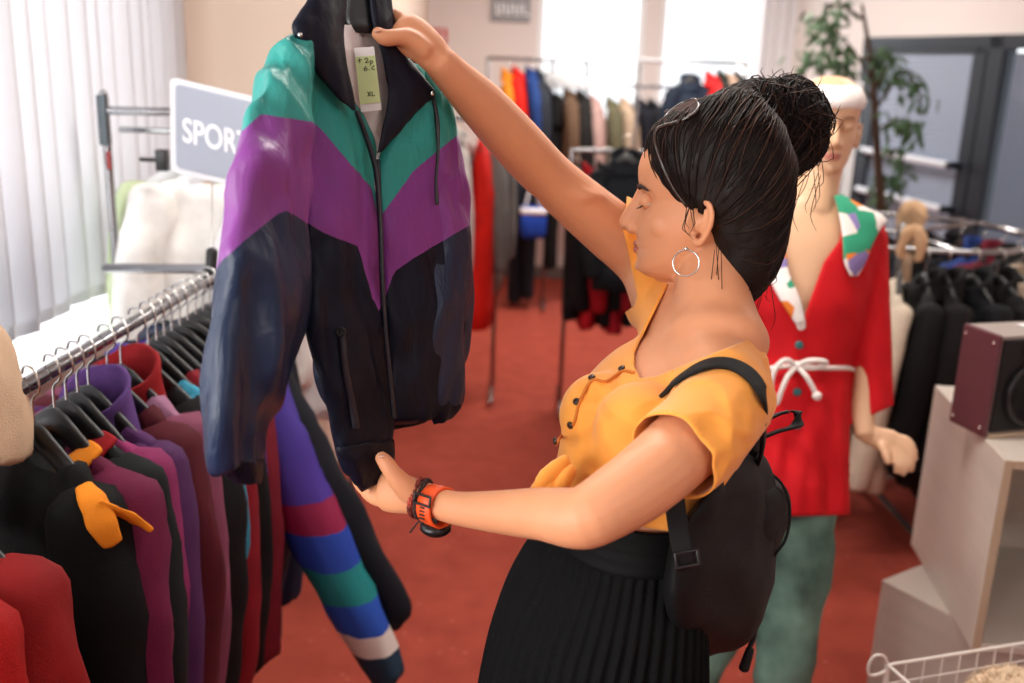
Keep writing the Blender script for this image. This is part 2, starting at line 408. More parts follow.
# unseen ceiling lamps, added to fill the room with soft light
M_lamp = mat('added lamp diffuser', (255, 250, 240), .5); M_lamp.node_tree.nodes['Principled BSDF'].inputs['Emission Color'].default_value = (1, .97, .92, 1); M_lamp.node_tree.nodes['Principled BSDF'].inputs['Emission Strength'].default_value = 1.5
for i, (x, y) in enumerate(((1.3, -0.6), (.1, 2.3), (2.0, 3.6), (.8, 6.2))):
    t = thing('added_ceiling_lamp', 'long white ceiling lamp added out of view above the shop floor', 'lamp', (x, y, 2.9), 'added lamps on the unseen ceiling')
    MB().box((x, y, 2.87), (1.3, .36, .06)).build('housing', M_white, t, False, .006)
    MB().box((x, y, 2.83), (1.2, .28, .02)).build('diffuser', M_lamp, t, False)
# curtain at the right side of the back windows
def curtain(name, label, pts, z0, z1, col, folds):
    rows = []
    n = 80; th = .006
    line = spline([list(p) for p in pts], n // (len(pts) - 1))
    for z in [z0 + (z1 - z0) * k / 8 for k in range(9)]:
        fr = []; bk = []
        for i, q in enumerate(line):
            a = i / (len(line) - 1) * folds * 2 * pi
            d = Vector((line[min(i + 1, len(line) - 1)] - line[max(i - 1, 0)]))[:2]; d = Vector((d[0], d[1], 0)).normalized(); nn = Vector((d.y, -d.x, 0))
            c = Vector((q[0], q[1], z)) + nn * .03 * math.sin(a + .3 * math.sin(z * 2))
            fr.append(c + nn * th / 2); bk.append(c - nn * th / 2)
        rows.append(fr + bk[::-1])
    return tag(MB().loft(rows).build(name, col), label, 'curtain')
M_curt = mat('white curtain', (232, 230, 232), .8, sheen=.3)
curtain('curtain', 'white curtain hanging at the right side of the far window', [(1.86, YB - .12), (2.06, YB - .14), (2.26, YB - .13)], .3, 2.6, M_curt, 5)
# signs on the back wall
def wall_sign(px0, px1, py0, py1, name, label, col, m2, marks):
    a = PY(px0, py0, YB - .012); b = PY(px1, py1, YB - .012); c = (a + b) / 2
    w_, h_ = abs(b.x - a.x), abs(a.z - b.z)
    t = thing(name, label, 'sign', c)
    MB().box(c, (w_, .016, h_)).build('board', col, t, False, .004)
    return t, c, w_, h_
M_sgrey = mat('grey sign face', (150, 150, 154), .5); M_sw = mat('sign white', (240, 242, 246), .5)
t, c, w_, h_ = wall_sign(491, 530, -12, 23, 'wall_sign', 'grey sign with pale blurred lettering high on the back wall', M_sgrey, None, 0)
# its lettering is a soft pale run of strokes in the photograph
sg = MB()
for k in range(7):
    x = c.x - w_ * .34 + k * w_ * .113
    sg.box((x, c.y - .01, c.z - .03), (.018, .006, .09)); sg.box((x + .02, c.y - .01, c.z - .03 + (.035 if k % 2 else -.035)), (.04, .006, .018))
sg.build('lettering', M_sw, t, False)
M_sred = mat('red sign face', (206, 70, 60), .5)
t, c, w_, h_ = wall_sign(431, 447, 28, 44, 'fire_equipment_sign', 'small square red sign with white symbols on the back wall', M_sred, None, 0)
sg = MB(); sg.box((c.x - .03, c.y - .01, c.z), (.02, .006, .08)); sg.box((c.x + .025, c.y - .01, c.z - .02), (.035, .006, .04)); sg.torus((c.x + .02, c.y - .012, c.z + .03), (0, 1, 0), .014, .005, 16, 6)
sg.build('symbol', M_sw, t, False)
# ---------------------------------------------------------------- people: head builder
class Frame:
    def __init__(s, o, fwd, up):
        s.o = Vector(o); s.f = Vector(fwd).normalized(); s.u = Vector(up); s.u = (s.u - s.f * s.u.dot(s.f)).normalized(); s.l = s.u.cross(s.f)   # l = the head's own left
    def p(s, f, l, u, k=1): return s.o + s.f * f + s.l * l + s.u * u
    def loc(s, w): d = Vector(w) - s.o; return d.dot(s.f), d.dot(s.l), d.dot(s.u)
SL = [(-.119,.060,.028,.012),(-.113,.076,.008,.026),(-.103,.085,-.012,.036),(-.088,.086,-.03,.046),(-.07,.084,-.055,.054),(-.05,.086,-.07,.060),(-.028,.083,-.085,.064),
      (0,.077,-.095,.067),(.018,.083,-.100,.070),(.04,.085,-.102,.0725),(.06,.080,-.100,.0725),(.08,.068,-.093,.067),(.098,.048,-.076,.054),(.109,.022,-.052,.036),(.114,-.002,-.03,.016)]
def head_volume(mb, fr, k=1.0, ears=True):
    rows = spline(SL, 3); rings = []
    for z, a, b, w in rows:
        c = (a + b) / 2; h = (a - b) / 2; rg = []
        for i in range(40):
            t = 2 * pi * i / 40; x = c + h * math.cos(t); y = w * sgnpow(math.sin(t), .9)
            rg.append(fr.p(x * k, y * k, z * k))
        rings.append(rg)
    mb.loft(rings)
    # nose: bridge, tip, wings
    mb.tube([fr.p(.078*k,0,.014*k), fr.p(.087*k,0,-.004*k), fr.p(.097*k,0,-.022*k), fr.p(.1045*k,0,-.0345*k)], [.0075*k, .0085*k, .0095*k, .0095*k], 14, 4)
    mb.ball(fr.p(.1030*k,0,-.0375*k), .0105*k, 14, 10)
    mb.tube([fr.p(.070*k,0,.010*k), fr.p(.078*k,0,-.014*k), fr.p(.086*k,0,-.036*k)], [.008*k,.012*k,.014*k], 14, 4)
    for s in (1, -1): mb.ball(fr.p(.0915*k, s*.0115*k, -.042*k), (.010*k,)*3, 12, 8)
    # lips and chin
    mb.tube([fr.p(.077*k,-.023*k,-.0675*k), fr.p(.0835*k,-.010*k,-.0645*k), fr.p(.085*k,0,-.0655*k), fr.p(.0835*k,.010*k,-.0645*k), fr.p(.077*k,.023*k,-.0675*k)], [.003*k,.0052*k,.0055*k,.0052*k,.003*k], 10, 4)
    mb.tube([fr.p(.077*k,-.021*k,-.0695*k), fr.p(.083*k,-.009*k,-.075*k), fr.p(.083*k,.009*k,-.075*k), fr.p(.077*k,.021*k,-.0695*k)], [.003*k,.006*k,.006*k,.003*k], 10, 4)
    mb.ball(fr.p(.078*k,0,-.1*k), (.012*k,.014*k,.012*k), 14, 10)
    for s in (1, -1):
        mb.ball(fr.p(.042*k, s*.034*k, -.036*k), (.024*k,.024*k,.024*k), 18, 14)      # cheek
        if ears:
            e = fr.p(-.004*k, s*.069*k, -.027*k); back = (fr.l * s * .55 - fr.f * .85).normalized()
            def q(b, u): return e + back * b * k + fr.u * u * k
            mb.tube([q(.0,.012), q(.006,.026), q(.019,.031), q(.029,.021), q(.029,.004), q(.021,-.014), q(.011,-.025), q(.002,-.026), q(-.003,-.014)], [.0034*k,.0036*k,.0038*k,.004*k,.0042*k,.0045*k,.0062*k,.006*k,.004*k], 8, 3)
            mb.tube([q(-.004,-.004), q(.012,.002), q(.02,.008), q(.018,.02)], [.004*k,.0042*k,.004*k,.003*k], 8, 3)
            mb.tube([q(-.003,-.002), q(-.001,-.01)], [.004*k,.0035*k], 8, 2)
            mb.tube([e - fr.l*s*.02*k, e + back*.012*k - fr.l*s*.004*k], [.02*k, .013*k], 12, 2)
def eye_sockets(fr, k=1.0):
    def fn(co):
        x, y, z = fr.loc(co)
        if x < .03 * k: return None
        d = 0
        for s in (1, -1):
            q = ((y - s*.0285*k) / (.017*k)) ** 2 + ((z + .001*k) / (.0105*k)) ** 2
            d += .0075 * k * math.exp(-q)
            q = ((y - s*.020*k) / (.008*k)) ** 2 + ((z - .0*k) / (.010*k)) ** 2
            d += .003 * k * math.exp(-q)
        q = (y / (.03*k)) ** 2 + ((z + .0705*k) / (.0022*k)) ** 2
        d += .003 * k * math.exp(-q)
        return -fr.f * d if d > 1e-4 else None
    return fn
# ---------------------------------------------------------------- the woman
M_skin = mat('tan skin', (214, 148, 108), .5, spec=.35, sub=.10, bump=.05, bscale=500, var=.06, vscale=12)
a17 = math.radians(17)
up_h = Vector((0, 0, 1)) * 1.0
fwd_h = (-RIGHT * math.cos(a17) + Vector((0, 1, 0)) * math.sin(a17)); fwd_h = Vector((fwd_h.x, fwd_h.y, -.06))
HF = Frame(P(698, 198, 1.42), fwd_h, up_h + RIGHT * .03)
lat = Vector((.34, -.94, 0)).normalized(); fwd_b = Vector((-.94, -.34, 0)).normalized()
# torso: photo x, y, depth, half breadth (side to side), half depth (chest to back)
TORSO = [(718,322,1.39,.050,.050),(709,338,1.38,.072,.058),(698,356,1.37,.110,.070),(686,378,1.36,.140,.086),(670,404,1.35,.148,.098),(655,434,1.345,.142,.102),(642,468,1.34,.128,.094),(628,505,1.335,.122,.088),
         (616,545,1.335,.132,.092),(606,592,1.335,.158,.108),(596,645,1.335,.172,.118),(590,700,1.335,.172,.118)]
def torso_rings(grow=0, rows=TORSO, sub=4, n=44, lift=0):
    out = []
    for x, y, Z, b, a in spline(rows, sub):
        c = P(x, y, Z) ; out.append(ring(c, lat * (b + grow), fwd_b * (a + grow), n, 2.25))
    return out
NECK = ([P(716,262,1.425), P(712,288,1.405), P(716,318,1.385), P(716,340,1.37)], [.052, .0515, .058, .075])
ARM_L = ([P(724,394,1.245), P(710,418,1.21), P(686,444,1.165), P(645,480,1.115), P(597,512,1.08), P(576,518,1.085), P(545,514,1.115), P(500,512,1.17), P(455,508,1.225), P(428,499,1.26)],
         [.050, .0485, .046, .0425, .036, .0335, .0305, .0255, .0205, .0195])
ARM_R = ([P(672,304,1.54), P(650,264,1.57), P(618,236,1.56), P(582,206,1.535), P(548,176,1.50), P(516,142,1.45), P(482,105,1.39), P(455,78,1.34), P(440,62,1.315)],
         [.062, .052, .047, .0425, .0385, .038, .0335, .026, .0225])
FINGERS = []
def body_volume():
    mb = MB(); head_volume(mb, HF)
    mb.tube(*NECK, n=24)
    mb.loft(torso_rings())
    # shoulders and shoulder caps
    mb.tube([P(704,352,1.385), P(724,394,1.245)], [.062, .050], 20, 4)
    mb.tube([P(700,350,1.40), P(678,312,1.50), P(658,276,1.565)], [.066, .060, .055], 20, 4)
    for s, px, py, Z in ((1, 640, 428, 1.275), (-1, 602, 415, 1.36)):
        mb.ball(P(px, py, Z), (.052, .052, .052), 20, 14)
    mb.tube(*ARM_L, n=20); mb.tube(*ARM_R, n=20)
    # collar bones
    # legs under the skirt, feet in flat shoes
    hip = P(590,700,1.335)
    for s in (1, -1):
        h = hip + lat * .085 * s + Vector((0,0,-.02)); k = Vector((h.x + .0, h.y, .50)); an = Vector((h.x + .02, h.y, .085))
        mb.tube([h, (h + k) / 2, k, Vector((k.x + .015, k.y, .34)), an], [.092, .078, .058, .055, .036], 18, 4)
        mb.tube([an + Vector((.03,0,-.045)), an + fwd_b * .06 + Vector((0,0,-.045)), an + fwd_b * .15 + Vector((0,0,-.057))], [.036,.036,.026], 14, 4, flat=.9)
    # ----- right hand pinching the collar from behind (palm beyond the cloth, thumb in front)
    wr = P(440,62,1.315)
    mb.tube([wr, P(426,47,1.305), P(411,35,1.30), P(404,28,1.298)], [.0225,.0265,.029,.026], 16, 4, flat=[.82,.66,.6,.6], up=UPV)
    mb.tube([P(424,50,1.295), P(409,39,1.283), P(397,37,1.272), P(386,38,1.266), P(377,33,1.264)], [.0145,.0135,.0108,.0108,.0085], 14, 4)   # thumb
    for pts, r in (([P(408,26,1.30), P(397,16,1.31), P(385,17,1.325), P(376,26,1.335)], .0092), ([P(410,31,1.31), P(399,25,1.328), P(386,29,1.342), P(379,39,1.345)], .0094),
                   ([P(413,38,1.315), P(403,36,1.338), P(392,42,1.348), P(386,52,1.35)], .0088), ([P(417,45,1.318), P(408,47,1.34), P(399,54,1.348), P(394,62,1.348)], .0078)):
        mb.tube(pts, [r, r * .98, r * .92, r * .8], 12, 4)
    # ----- left hand open under the hem, thumb up
    mb.tube([P(428,499,1.26), P(414,496,1.268), P(398,493,1.28), P(386,491,1.29)], [.0205,.0235,.027,.027], 16, 4, flat=[.8,.7,.6,.55], up=UPV)
    mb.tube([P(411,492,1.258), P(400,482,1.252), P(392,472,1.248), P(386,463,1.248), P(381,457,1.25)], [.0155,.0140,.0112,.0105,.0085], 14, 4)
    for pts, r in (([P(392,480,1.285), P(380,478,1.305), P(370,474,1.325), P(364,467,1.338)], .0088), ([P(388,487,1.288), P(375,485,1.31), P(364,480,1.332), P(358,472,1.345)], .0092),
                   ([P(387,495,1.290), P(373,493,1.31), P(362,487,1.33), P(356,479,1.342)], .009), ([P(388,502,1.285), P(376,500,1.30), P(367,494,1.315), P(362,487,1.325)], .008)):
        mb.tube(pts, [r, r, r * .95, r * .8], 12, 4)
    return mb
me = remesh(body_volume(), .0030, 3)
def soft(p):
    x, y, z = proj(p)
    if z < 1.1: return 0
    h = HF.loc(p); face = h[2] > -.105 and h[0] > -.02 and abs(h[1]) < .09
    if face or x < 520: return 0
    return min(1, max(0, (y - 262) / 14)) if x > 655 else min(1, max(0, (x - 520) / 60))
smooth_region(me, soft, 45)
displace(me, eye_sockets(HF))
woman = obj('person', me, M_skin)
tag(woman, 'woman with dark hair in a bun, orange top and black skirt, holding up a jacket', 'person')
# face details
M_eye = mat('eye white', (226, 216, 208), .2); M_iris = mat('brown iris', (62, 38, 26), .2); M_brow = mat('dark eyebrow', (46, 30, 24), .8)
for s in (1, -1):
    e = HF.p(.0680, s * .0275, -.001)
    ey = MB().ball(e, .0108, 20, 14).build('eye', M_eye, woman)
    MB().ball(e + (HF.f * .90 - HF.u * .42 + HF.l * s * .1).normalized() * .0060, .0054, 14, 10).build('iris', M_iris, ey)
    nu = (HF.u * .94 + HF.f * .34).normalized(); nd = (HF.u * -.93 + HF.f * .1).normalized()
    lid = cut(MB().ball(e, .0118, 36, 28).mesh('lid'), lambda p: -.0046 - (p - e).dot(nu), .001)
    obj('upper_eyelid', lid, M_skin, woman)
    lid = cut(MB().ball(e, .0115, 36, 28).mesh('lid'), lambda p: .0056 - (p - e).dot(nd), .001)
    obj('lower_eyelid', lid, M_skin, woman)
    la = MB(); fl = (HF.f - nu * HF.f.dot(nu)).normalized(); ll = nu.cross(fl)
    la.tube([e - nu * .0046 + (fl * math.cos(a) + ll * math.sin(a)) * .0112 for a in [-.95 + 1.9 * k / 8 for k in range(9)]], .0007, 6, 2)
    for k in range(14):
        a = -.9 + 1.8 * k / 13; d0 = fl * math.cos(a) + ll * math.sin(a); b0 = e - nu * .0046 + d0 * .0110
        la.tube([b0, b0 + d0 * .004 - HF.u * .0018, b0 + d0 * .0068 - HF.u * .0012], [.0005, .0004, .0002], 4, 2)
    la.build('eyelashes', M_brow, woman)
    MB().tube([HF.p(.0815, s*.012, .0135), HF.p(.0815, s*.024, .0185), HF.p(.0755, s*.037, .0195), HF.p(.063, s*.049, .0145)], [.0020,.0032,.0028,.0012], 8, 4, flat=.7).build('eyebrow', M_brow, woman)
M_lip = mat('lips', (178, 98, 84), .4)
MB().tube([HF.p(.0775,-.021,-.0680), HF.p(.0865,-.010,-.0655), HF.p(.088,0,-.0665), HF.p(.0865,.010,-.0655), HF.p(.0775,.021,-.0680)], [.0012,.0042,.0044,.0042,.0012], 10, 4, flat=.8).tube([HF.p(.0775,-.020,-.0695), HF.p(.0855,-.009,-.0750), HF.p(.0855,.009,-.0750), HF.p(.0775,.020,-.0695)], [.0012,.0048,.0048,.0012], 10, 4).build('lips', M_lip, woman)
M_nail = mat('nail', (226, 178, 154), .25)
for q_ in ((377.5,31.5,1.2565), (381.5,456.5,1.2425)): MB().ball(P(*q_), (.005,.0022,.0055), 10, 8, R).build('thumbnail', M_nail, woman)
# ---------------------------------------------------------------- hair
M_hair = mat('dark brown hair', (22, 14, 11), .55, bump=.5, bscale=60, var=.35, vscale=30, stretch=(1, 1, .25), spec=.22)
HC = [(-.150,-.035,-.075,.030),(-.125,-.025,-.098,.050),(-.095,-.024,-.113,.062),(-.06,-.022,-.122,.068),(-.03,.000,-.127,.076),(0,.036,-.130,.0815),(.02,.056,-.130,.0845),(.045,.068,-.128,.0865),(.065,.070,-.124,.086),(.085,.068,-.116,.082),(.100,.060,-.108,.074),(.112,.042,-.10,.062),(.124,.018,-.09,.048),(.138,-.012,-.08,.032),(.146,-.035,-.068,.014)]
def hair_cap():
    mb = MB(); rings = []
    for z, a, b, w in spline(HC, 3):
        c = (a + b) / 2; h = (a - b) / 2
        rings.append([HF.p(c + h * sgnpow(math.cos(2*pi*i/48), .75), w * sgnpow(math.sin(2*pi*i/48), .8), z) for i in range(48)])
    return mb.loft(rings)
hm = hair_cap()
hm.tube([P(728,112,1.45), P(752,104,1.46), P(770,110,1.465)], [.03,.034,.03], 14, 4)
hm.ball(P(735,118,1.44), (.055,.06,.035), 20, 14)
BUN = P(783,122,1.465)
for px, py, dz, r in ((782,120,0,.050),(770,108,-.012,.036),(794,104,.006,.034),(803,120,-.008,.036),(798,142,.004,.036),(780,140,-.014,.036),(762,128,.012,.036),(810,148,-.004,.022),(810,106,0,.020),(788,96,.0,.024)):
    hm.ball(P(px, py, 1.465 + dz), r, 18, 12)
def hair_rough(co):
    p = co * 22
    k = .7 if (co - BUN).length < .09 else .5
    return (co - HF.p(-.03, 0, .02)).normalized() * (.006 * noise.noise(p) + .004 * noise.noise(p * 2.7)) * k
hme = remesh(hm, .0045, 3); displace(hme, hair_rough)
hair = obj('hair', hme, M_hair, woman)
bvh = BVHTree.FromPolygons([v.co.copy() for v in hme.vertices], [tuple(p.vertices) for p in hme.polygons])
rng = random.Random(3)
st = MB()
BB = P(762,118,1.455)
def lift(p, off):
    h = bvh.find_nearest(p)
    return h[0] + h[1] * off if h[0] is not None else p
HROW = spline(HC, 3)
HO = HF.p(-.035, 0, .015); dB = (BB - HO).normalized()
def shell(d, off):
    h = bvh.ray_cast(HO + d * .4, -d)
    return (h[0] + d * off) if h[0] is not None else HO + d * .1
for k in range(2600):          # strands swept back from the hairline and up from the nape
    z = rng.uniform(-.14, .125); q = min(HROW, key=lambda r_: abs(r_[0] - z)); c = (q[1] + q[2]) / 2; h = (q[1] - q[2]) / 2
    an = rng.uniform(-2.3, 2.3) if k % 4 else rng.uniform(0, 2 * pi)
    d0 = (HF.p(c + h * math.cos(an), q[3] * math.sin(an), z) - HO).normalized()
    off = rng.uniform(.0008, .0042); n = 8; f0 = rng.uniform(0, .35); f1 = rng.uniform(.6, 1.0); pts = []
    qd = d0.rotation_difference(dB); sw = Vector((rng.gauss(0, 1), rng.gauss(0, 1), rng.gauss(0, 1))) * (.05 if k % 3 else .16)
    for i in range(n):
        f = f0 + (f1 - f0) * i / (n - 1)
        d = (Quaternion().slerp(qd, f) @ d0 + sw * math.sin(i / (n - 1) * pi)).normalized()
        pts.append(shell(d, off * math.sin(.25 + i / (n - 1) * 2.6)))
    st.tube(pts, [.0004] + [.0008] * (n - 2) + [.0005], 4, 2, round_ends=False)
for k in range(650):          # loops of the bun
    ax = Vector((rng.gauss(0, 1), rng.gauss(0, 1), rng.gauss(0, 1))).normalized(); u = ax.orthogonal().normalized(); w_ = ax.cross(u)
    a0 = rng.uniform(0, 6.28); ln = rng.uniform(.8, 2.4); pts = []; o_ = rng.uniform(.0004, .006)
    for i in range(8):
        a = a0 + ln * i / 7; d = u * math.cos(a) + w_ * math.sin(a)
        p = BUN + Vector((d.x * .058, d.y * .058, d.z * .064)); pts.append(lift(p, o_ * math.sin(.3 + i * .36) + (.010 * (i / 7) ** 3 if k % 3 == 0 else 0)))
    st.tube(pts, [.0004] + [.0010] * 6 + [.0003], 4, 2, round_ends=False)
for k in range(60):           # loose hair at the nape, the temple and the hairline
    if k < 32: a = P(rng.uniform(728, 772), rng.uniform(262, 300), rng.uniform(1.37, 1.45)); L_ = rng.uniform(.03, .085); dv = Vector((rng.uniform(-.2, .25), rng.uniform(-.2, .1), -1))
    elif k < 37: a = P(rng.uniform(684, 692), rng.uniform(205, 220), 1.345); L_ = rng.uniform(.02, .05); dv = Vector((rng.uniform(-.1, .3), -.05, -1))
    elif k < 41: a = P(rng.uniform(712, 722), rng.uniform(255, 265), 1.35); L_ = rng.uniform(.06, .12); dv = Vector((rng.uniform(-.25, .1), -.25, -1))
    else: a = P(rng.uniform(768, 830), rng.uniform(165, 190), 1.46); L_ = rng.uniform(.03, .07); dv = Vector((rng.uniform(-.5, .1), 0, -1))
    dv.normalize(); sd = Vector((rng.uniform(-1, 1), rng.uniform(-1, 1), 0)) * .012
    st.tube([a + Vector((0, 0, .02)), a + dv * L_ * .35 + sd, a + dv * L_ * .7 + sd * 1.2, a + dv * L_], [.0005, .0006, .0005, .0002], 5, 3, round_ends=False)
so = st.build('hair_strand', M_hair, woman); so['kind'] = 'stuff'
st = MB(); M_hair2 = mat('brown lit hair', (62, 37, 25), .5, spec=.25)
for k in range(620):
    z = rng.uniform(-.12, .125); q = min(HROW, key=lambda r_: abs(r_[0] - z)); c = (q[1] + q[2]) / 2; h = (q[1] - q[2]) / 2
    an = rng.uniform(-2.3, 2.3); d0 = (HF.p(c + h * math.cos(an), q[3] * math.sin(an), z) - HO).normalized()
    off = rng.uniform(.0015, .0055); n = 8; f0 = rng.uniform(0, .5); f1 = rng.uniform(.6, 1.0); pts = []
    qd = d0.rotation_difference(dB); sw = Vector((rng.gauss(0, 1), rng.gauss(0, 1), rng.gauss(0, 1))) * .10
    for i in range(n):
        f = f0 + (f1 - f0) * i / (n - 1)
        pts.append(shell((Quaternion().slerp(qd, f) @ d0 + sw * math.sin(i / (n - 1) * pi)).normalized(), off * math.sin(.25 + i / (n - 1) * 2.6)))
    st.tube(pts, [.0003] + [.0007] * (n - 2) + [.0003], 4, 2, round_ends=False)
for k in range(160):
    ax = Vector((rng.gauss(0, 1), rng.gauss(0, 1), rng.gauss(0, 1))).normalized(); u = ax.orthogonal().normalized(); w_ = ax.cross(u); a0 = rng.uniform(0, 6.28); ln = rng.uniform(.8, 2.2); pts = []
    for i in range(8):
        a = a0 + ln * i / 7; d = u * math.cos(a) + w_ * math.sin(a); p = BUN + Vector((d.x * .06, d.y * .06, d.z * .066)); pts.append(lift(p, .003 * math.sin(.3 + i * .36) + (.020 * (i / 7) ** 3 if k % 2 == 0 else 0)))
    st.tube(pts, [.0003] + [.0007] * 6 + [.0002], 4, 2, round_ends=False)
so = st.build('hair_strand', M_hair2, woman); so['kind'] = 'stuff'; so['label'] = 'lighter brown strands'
# ---------------------------------------------------------------- orange top
M_top = mat('orange cotton', (244, 160, 62), .78, bump=.25, bscale=900, sheen=.25, var=.04, vscale=6)
SL_L = ([P(712,376,1.30), P(724,394,1.245), P(714,414,1.215), P(696,438,1.175), P(660,466,1.13)], [.060,.0585,.058,.0575,.0565])
SL_R = ([P(672,304,1.53), P(652,270,1.57), P(622,241,1.562), P(600,222,1.55)], [.072,.064,.060,.058])
def top_volume():
    mb = MB()
    mb.loft(torso_rings(.0105))
    mb.tube([P(704,352,1.385), P(724,394,1.245)], [.070, .0575], 20, 4)
    mb.tube([P(700,350,1.40), P(678,312,1.50), P(658,276,1.565)], [.074, .068, .063], 20, 4)
    for px, py, Z in ((640, 428, 1.275), (602, 415, 1.36)): mb.ball(P(px, py, Z), (.060, .060, .060), 20, 14)
    mb.tube(*SL_L, n=24, round_ends=False); mb.tube(*SL_R, n=24, round_ends=False)
    return mb
tme = remesh(top_volume(), .0042, 30, .6)
NECKLINE = [(640,378),(656,376),(676,368),(700,358),(718,351),(742,342),(763,334),(790,310),(760,240),(676,238),(668,284),(656,306),(644,330),(634,352),(634,366)]
CUFF = [(500,100),(636,100),(624,232),(637,296),(634,306),(600,330),(500,420)]
cl = P(676,457,1.14); cld = (SL_L[0][4] - SL_L[0][2]).normalized()
Cc = P(670,404,1.35)
def top_cut(p):
    x, y, z = proj(p)
    v = poly_dist(x, y, NECKLINE) * z / F
    hem = (y - (510 + (x - 545) * .17 if x < 690 else 532 - (x - 690) * 1.35)) * z / F
    v = max(v, hem)
    d = p - cl; t = d.dot(cld); rad = (d - cld * t).length
    if rad < .068 and t > -.05: v = max(v, t)
    if z > 1.40: v = max(v, poly_dist(x, y, CUFF) * z / F)
    return v
def wrinkle(p):
    x, y, z = proj(p)
    a = noise.noise(Vector((p.x * 14 + p.z * 16, p.y * 12, p.z * 9 - p.x * 8))) ; b = noise.noise(Vector((p.x * 30 - p.z * 22, p.y * 28, p.z * 26)))
    c_ = .3 - abs(noise.noise(Vector((p.x * 9 + p.z * 20 + .6 * a, p.y * 9, p.z * 7 - p.x * 12))))
    return -VIEW * (.0065 * a + .0034 * b + .020 * c_)
displace(tme, wrinkle)
cut(tme, top_cut, .0042)
top = obj('top', tme, M_top, woman, solid=.0022)
# buttons along the front edge
tb = bvh_of(tme)
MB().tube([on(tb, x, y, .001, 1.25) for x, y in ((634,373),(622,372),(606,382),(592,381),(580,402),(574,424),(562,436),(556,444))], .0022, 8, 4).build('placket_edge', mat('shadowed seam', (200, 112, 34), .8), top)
M_btn = mat('dark button', (52, 36, 28), .3)
for x, y in ((622,369), (592,378), (577,402), (571,425), (556,441)):
    p = on(tb, x, y, .0005, 1.25); h = tb.find_nearest(p)
    MB().disc(p, h[1] if h[1].dot(VIEW) < 0 else -h[1], .0050, .0032, 14).build('button', M_btn, top)
kn = MB()
kn.px([(460,556,1.25,457,570,1.25,.014),(474,541,1.235,478,566,1.24,.02),(488,530,1.23,494,562,1.235,.022),(499,526,1.23,500,552,1.235,.016)], sub=5)
kn.tube([P(566,462,1.235), P(548,478,1.222), P(540,494,1.224), P(532,500,1.232)], [.012,.016,.013,.006], 12, 4, flat=.6)
kn.tube([P(572,470,1.235), P(562,484,1.222), P(552,499,1.228)], [.01,.013,.006], 12, 4, flat=.6)
kn.fold(.003, 40, 20, 2).build('waist_knot', M_top, top)
# ---------------------------------------------------------------- black skirt
M_skirt = mat('black pleated cotton', (9, 9, 10), .85, bump=.4, bscale=400, spec=.12)
SK = [(635,492,1.335,.126,.0935),(628,515,1.335,.128,.0945),(620,545,1.335,.138,.101),(606,592,1.335,.164,.114),(596,645,1.335,.179,.125),(590,700,1.335,.185,.133)]
rings = []
rows = spline(SK, 8); low = P(590,700,1.335)
rows_c = [(P(r[0], r[1], r[2]), r[3], r[4]) for r in rows] + [(low + Vector((0, 0, -.12 * k)), .185 + .012 * k, .133 + .014 * k) for k in range(1, 6)]
for i, (c, b, a) in enumerate(rows_c):
    rg = []; amp = .0035 * min(1, i / 6) + .004 * max(0, (i - 20) / 14)
    for j in range(240):
        t = 2 * pi * j / 240; k = 1 + amp / .13 * (abs(math.sin(t * 24 + .25 * math.sin(i * .4))) * 1.6 - .8)
        rg.append(c + lat * b * k * sgnpow(math.cos(t), .93) + fwd_b * a * k * sgnpow(math.sin(t), .93))
    rings.append(rg)
skirt = MB().loft(rings, caps=(False, False)).build('skirt', M_skirt, woman, solid=.003)
wb = MB()
wrows = [(P(r[0], r[1], r[2]), r[3], r[4]) for r in spline([(636,490,1.335,.1285,.0955),(629,510,1.335,.1305,.097),(622,530,1.335,.135,.100)], 6)]
wb.loft([ring(c, lat * (b + .002 * (i % 3 == 1)), fwd_b * (a + .002 * (i % 3 == 1)), 60, 2.2) for i, (c, b, a) in enumerate(wrows)], caps=(False, False))
wb.build('waistband', mat('black elastic', (9, 9, 10), .7, spec=.12), skirt, solid=.003)
# flat shoes
M_shoe = mat('black shoe leather', (20, 18, 18), .4)
for s in (1, -1):
    an = Vector((low.x + .02, low.y, .085)) + lat * .085 * s
    MB().tube([an + Vector((.035,0,-.048)), an + fwd_b * .06 + Vector((0,0,-.046)), an + fwd_b * .165 + Vector((0,0,-.055))], [.042,.043,.034], 16, 4, flat=.85).build('shoe', M_shoe, woman)
# ---------------------------------------------------------------- things she wears and carries
M_black = mat('black plastic', (18, 18, 20), .35); M_silver = mat('silver', (214, 212, 208), .2, 1)
er = thing('hoop_earring', 'thin silver hoop earring hanging from the ear of the woman', 'earring', P(686,250,1.345))
MB().torus(P(686,263,1.343), (VIEW * 1.0 + RIGHT * .25), .0175, .0013, 36, 8).build('hoop', M_silver, er)
MB().ball(P(686,249,1.343), .0032, 10, 8).build('stud', M_silver, er)
sg = thing('sunglasses', 'dark sunglasses pushed up onto the hair of the woman', 'sunglasses', P(670,120,1.4))
M_lens = mat('smoked lens', (40, 27, 22), .08, spec=.8, coat=.5); M_frame = mat('tortoise frame', (44, 28, 22), .2, spec=.7)
gf, gu = HF.f, HF.u
def gl(f, l, u): return HF.p(f, l, u)
GT = (gf * .45 + gu * .9).normalized(); GN = (gf * .9 - gu * .45).normalized()   # glasses plane: up-back and outward
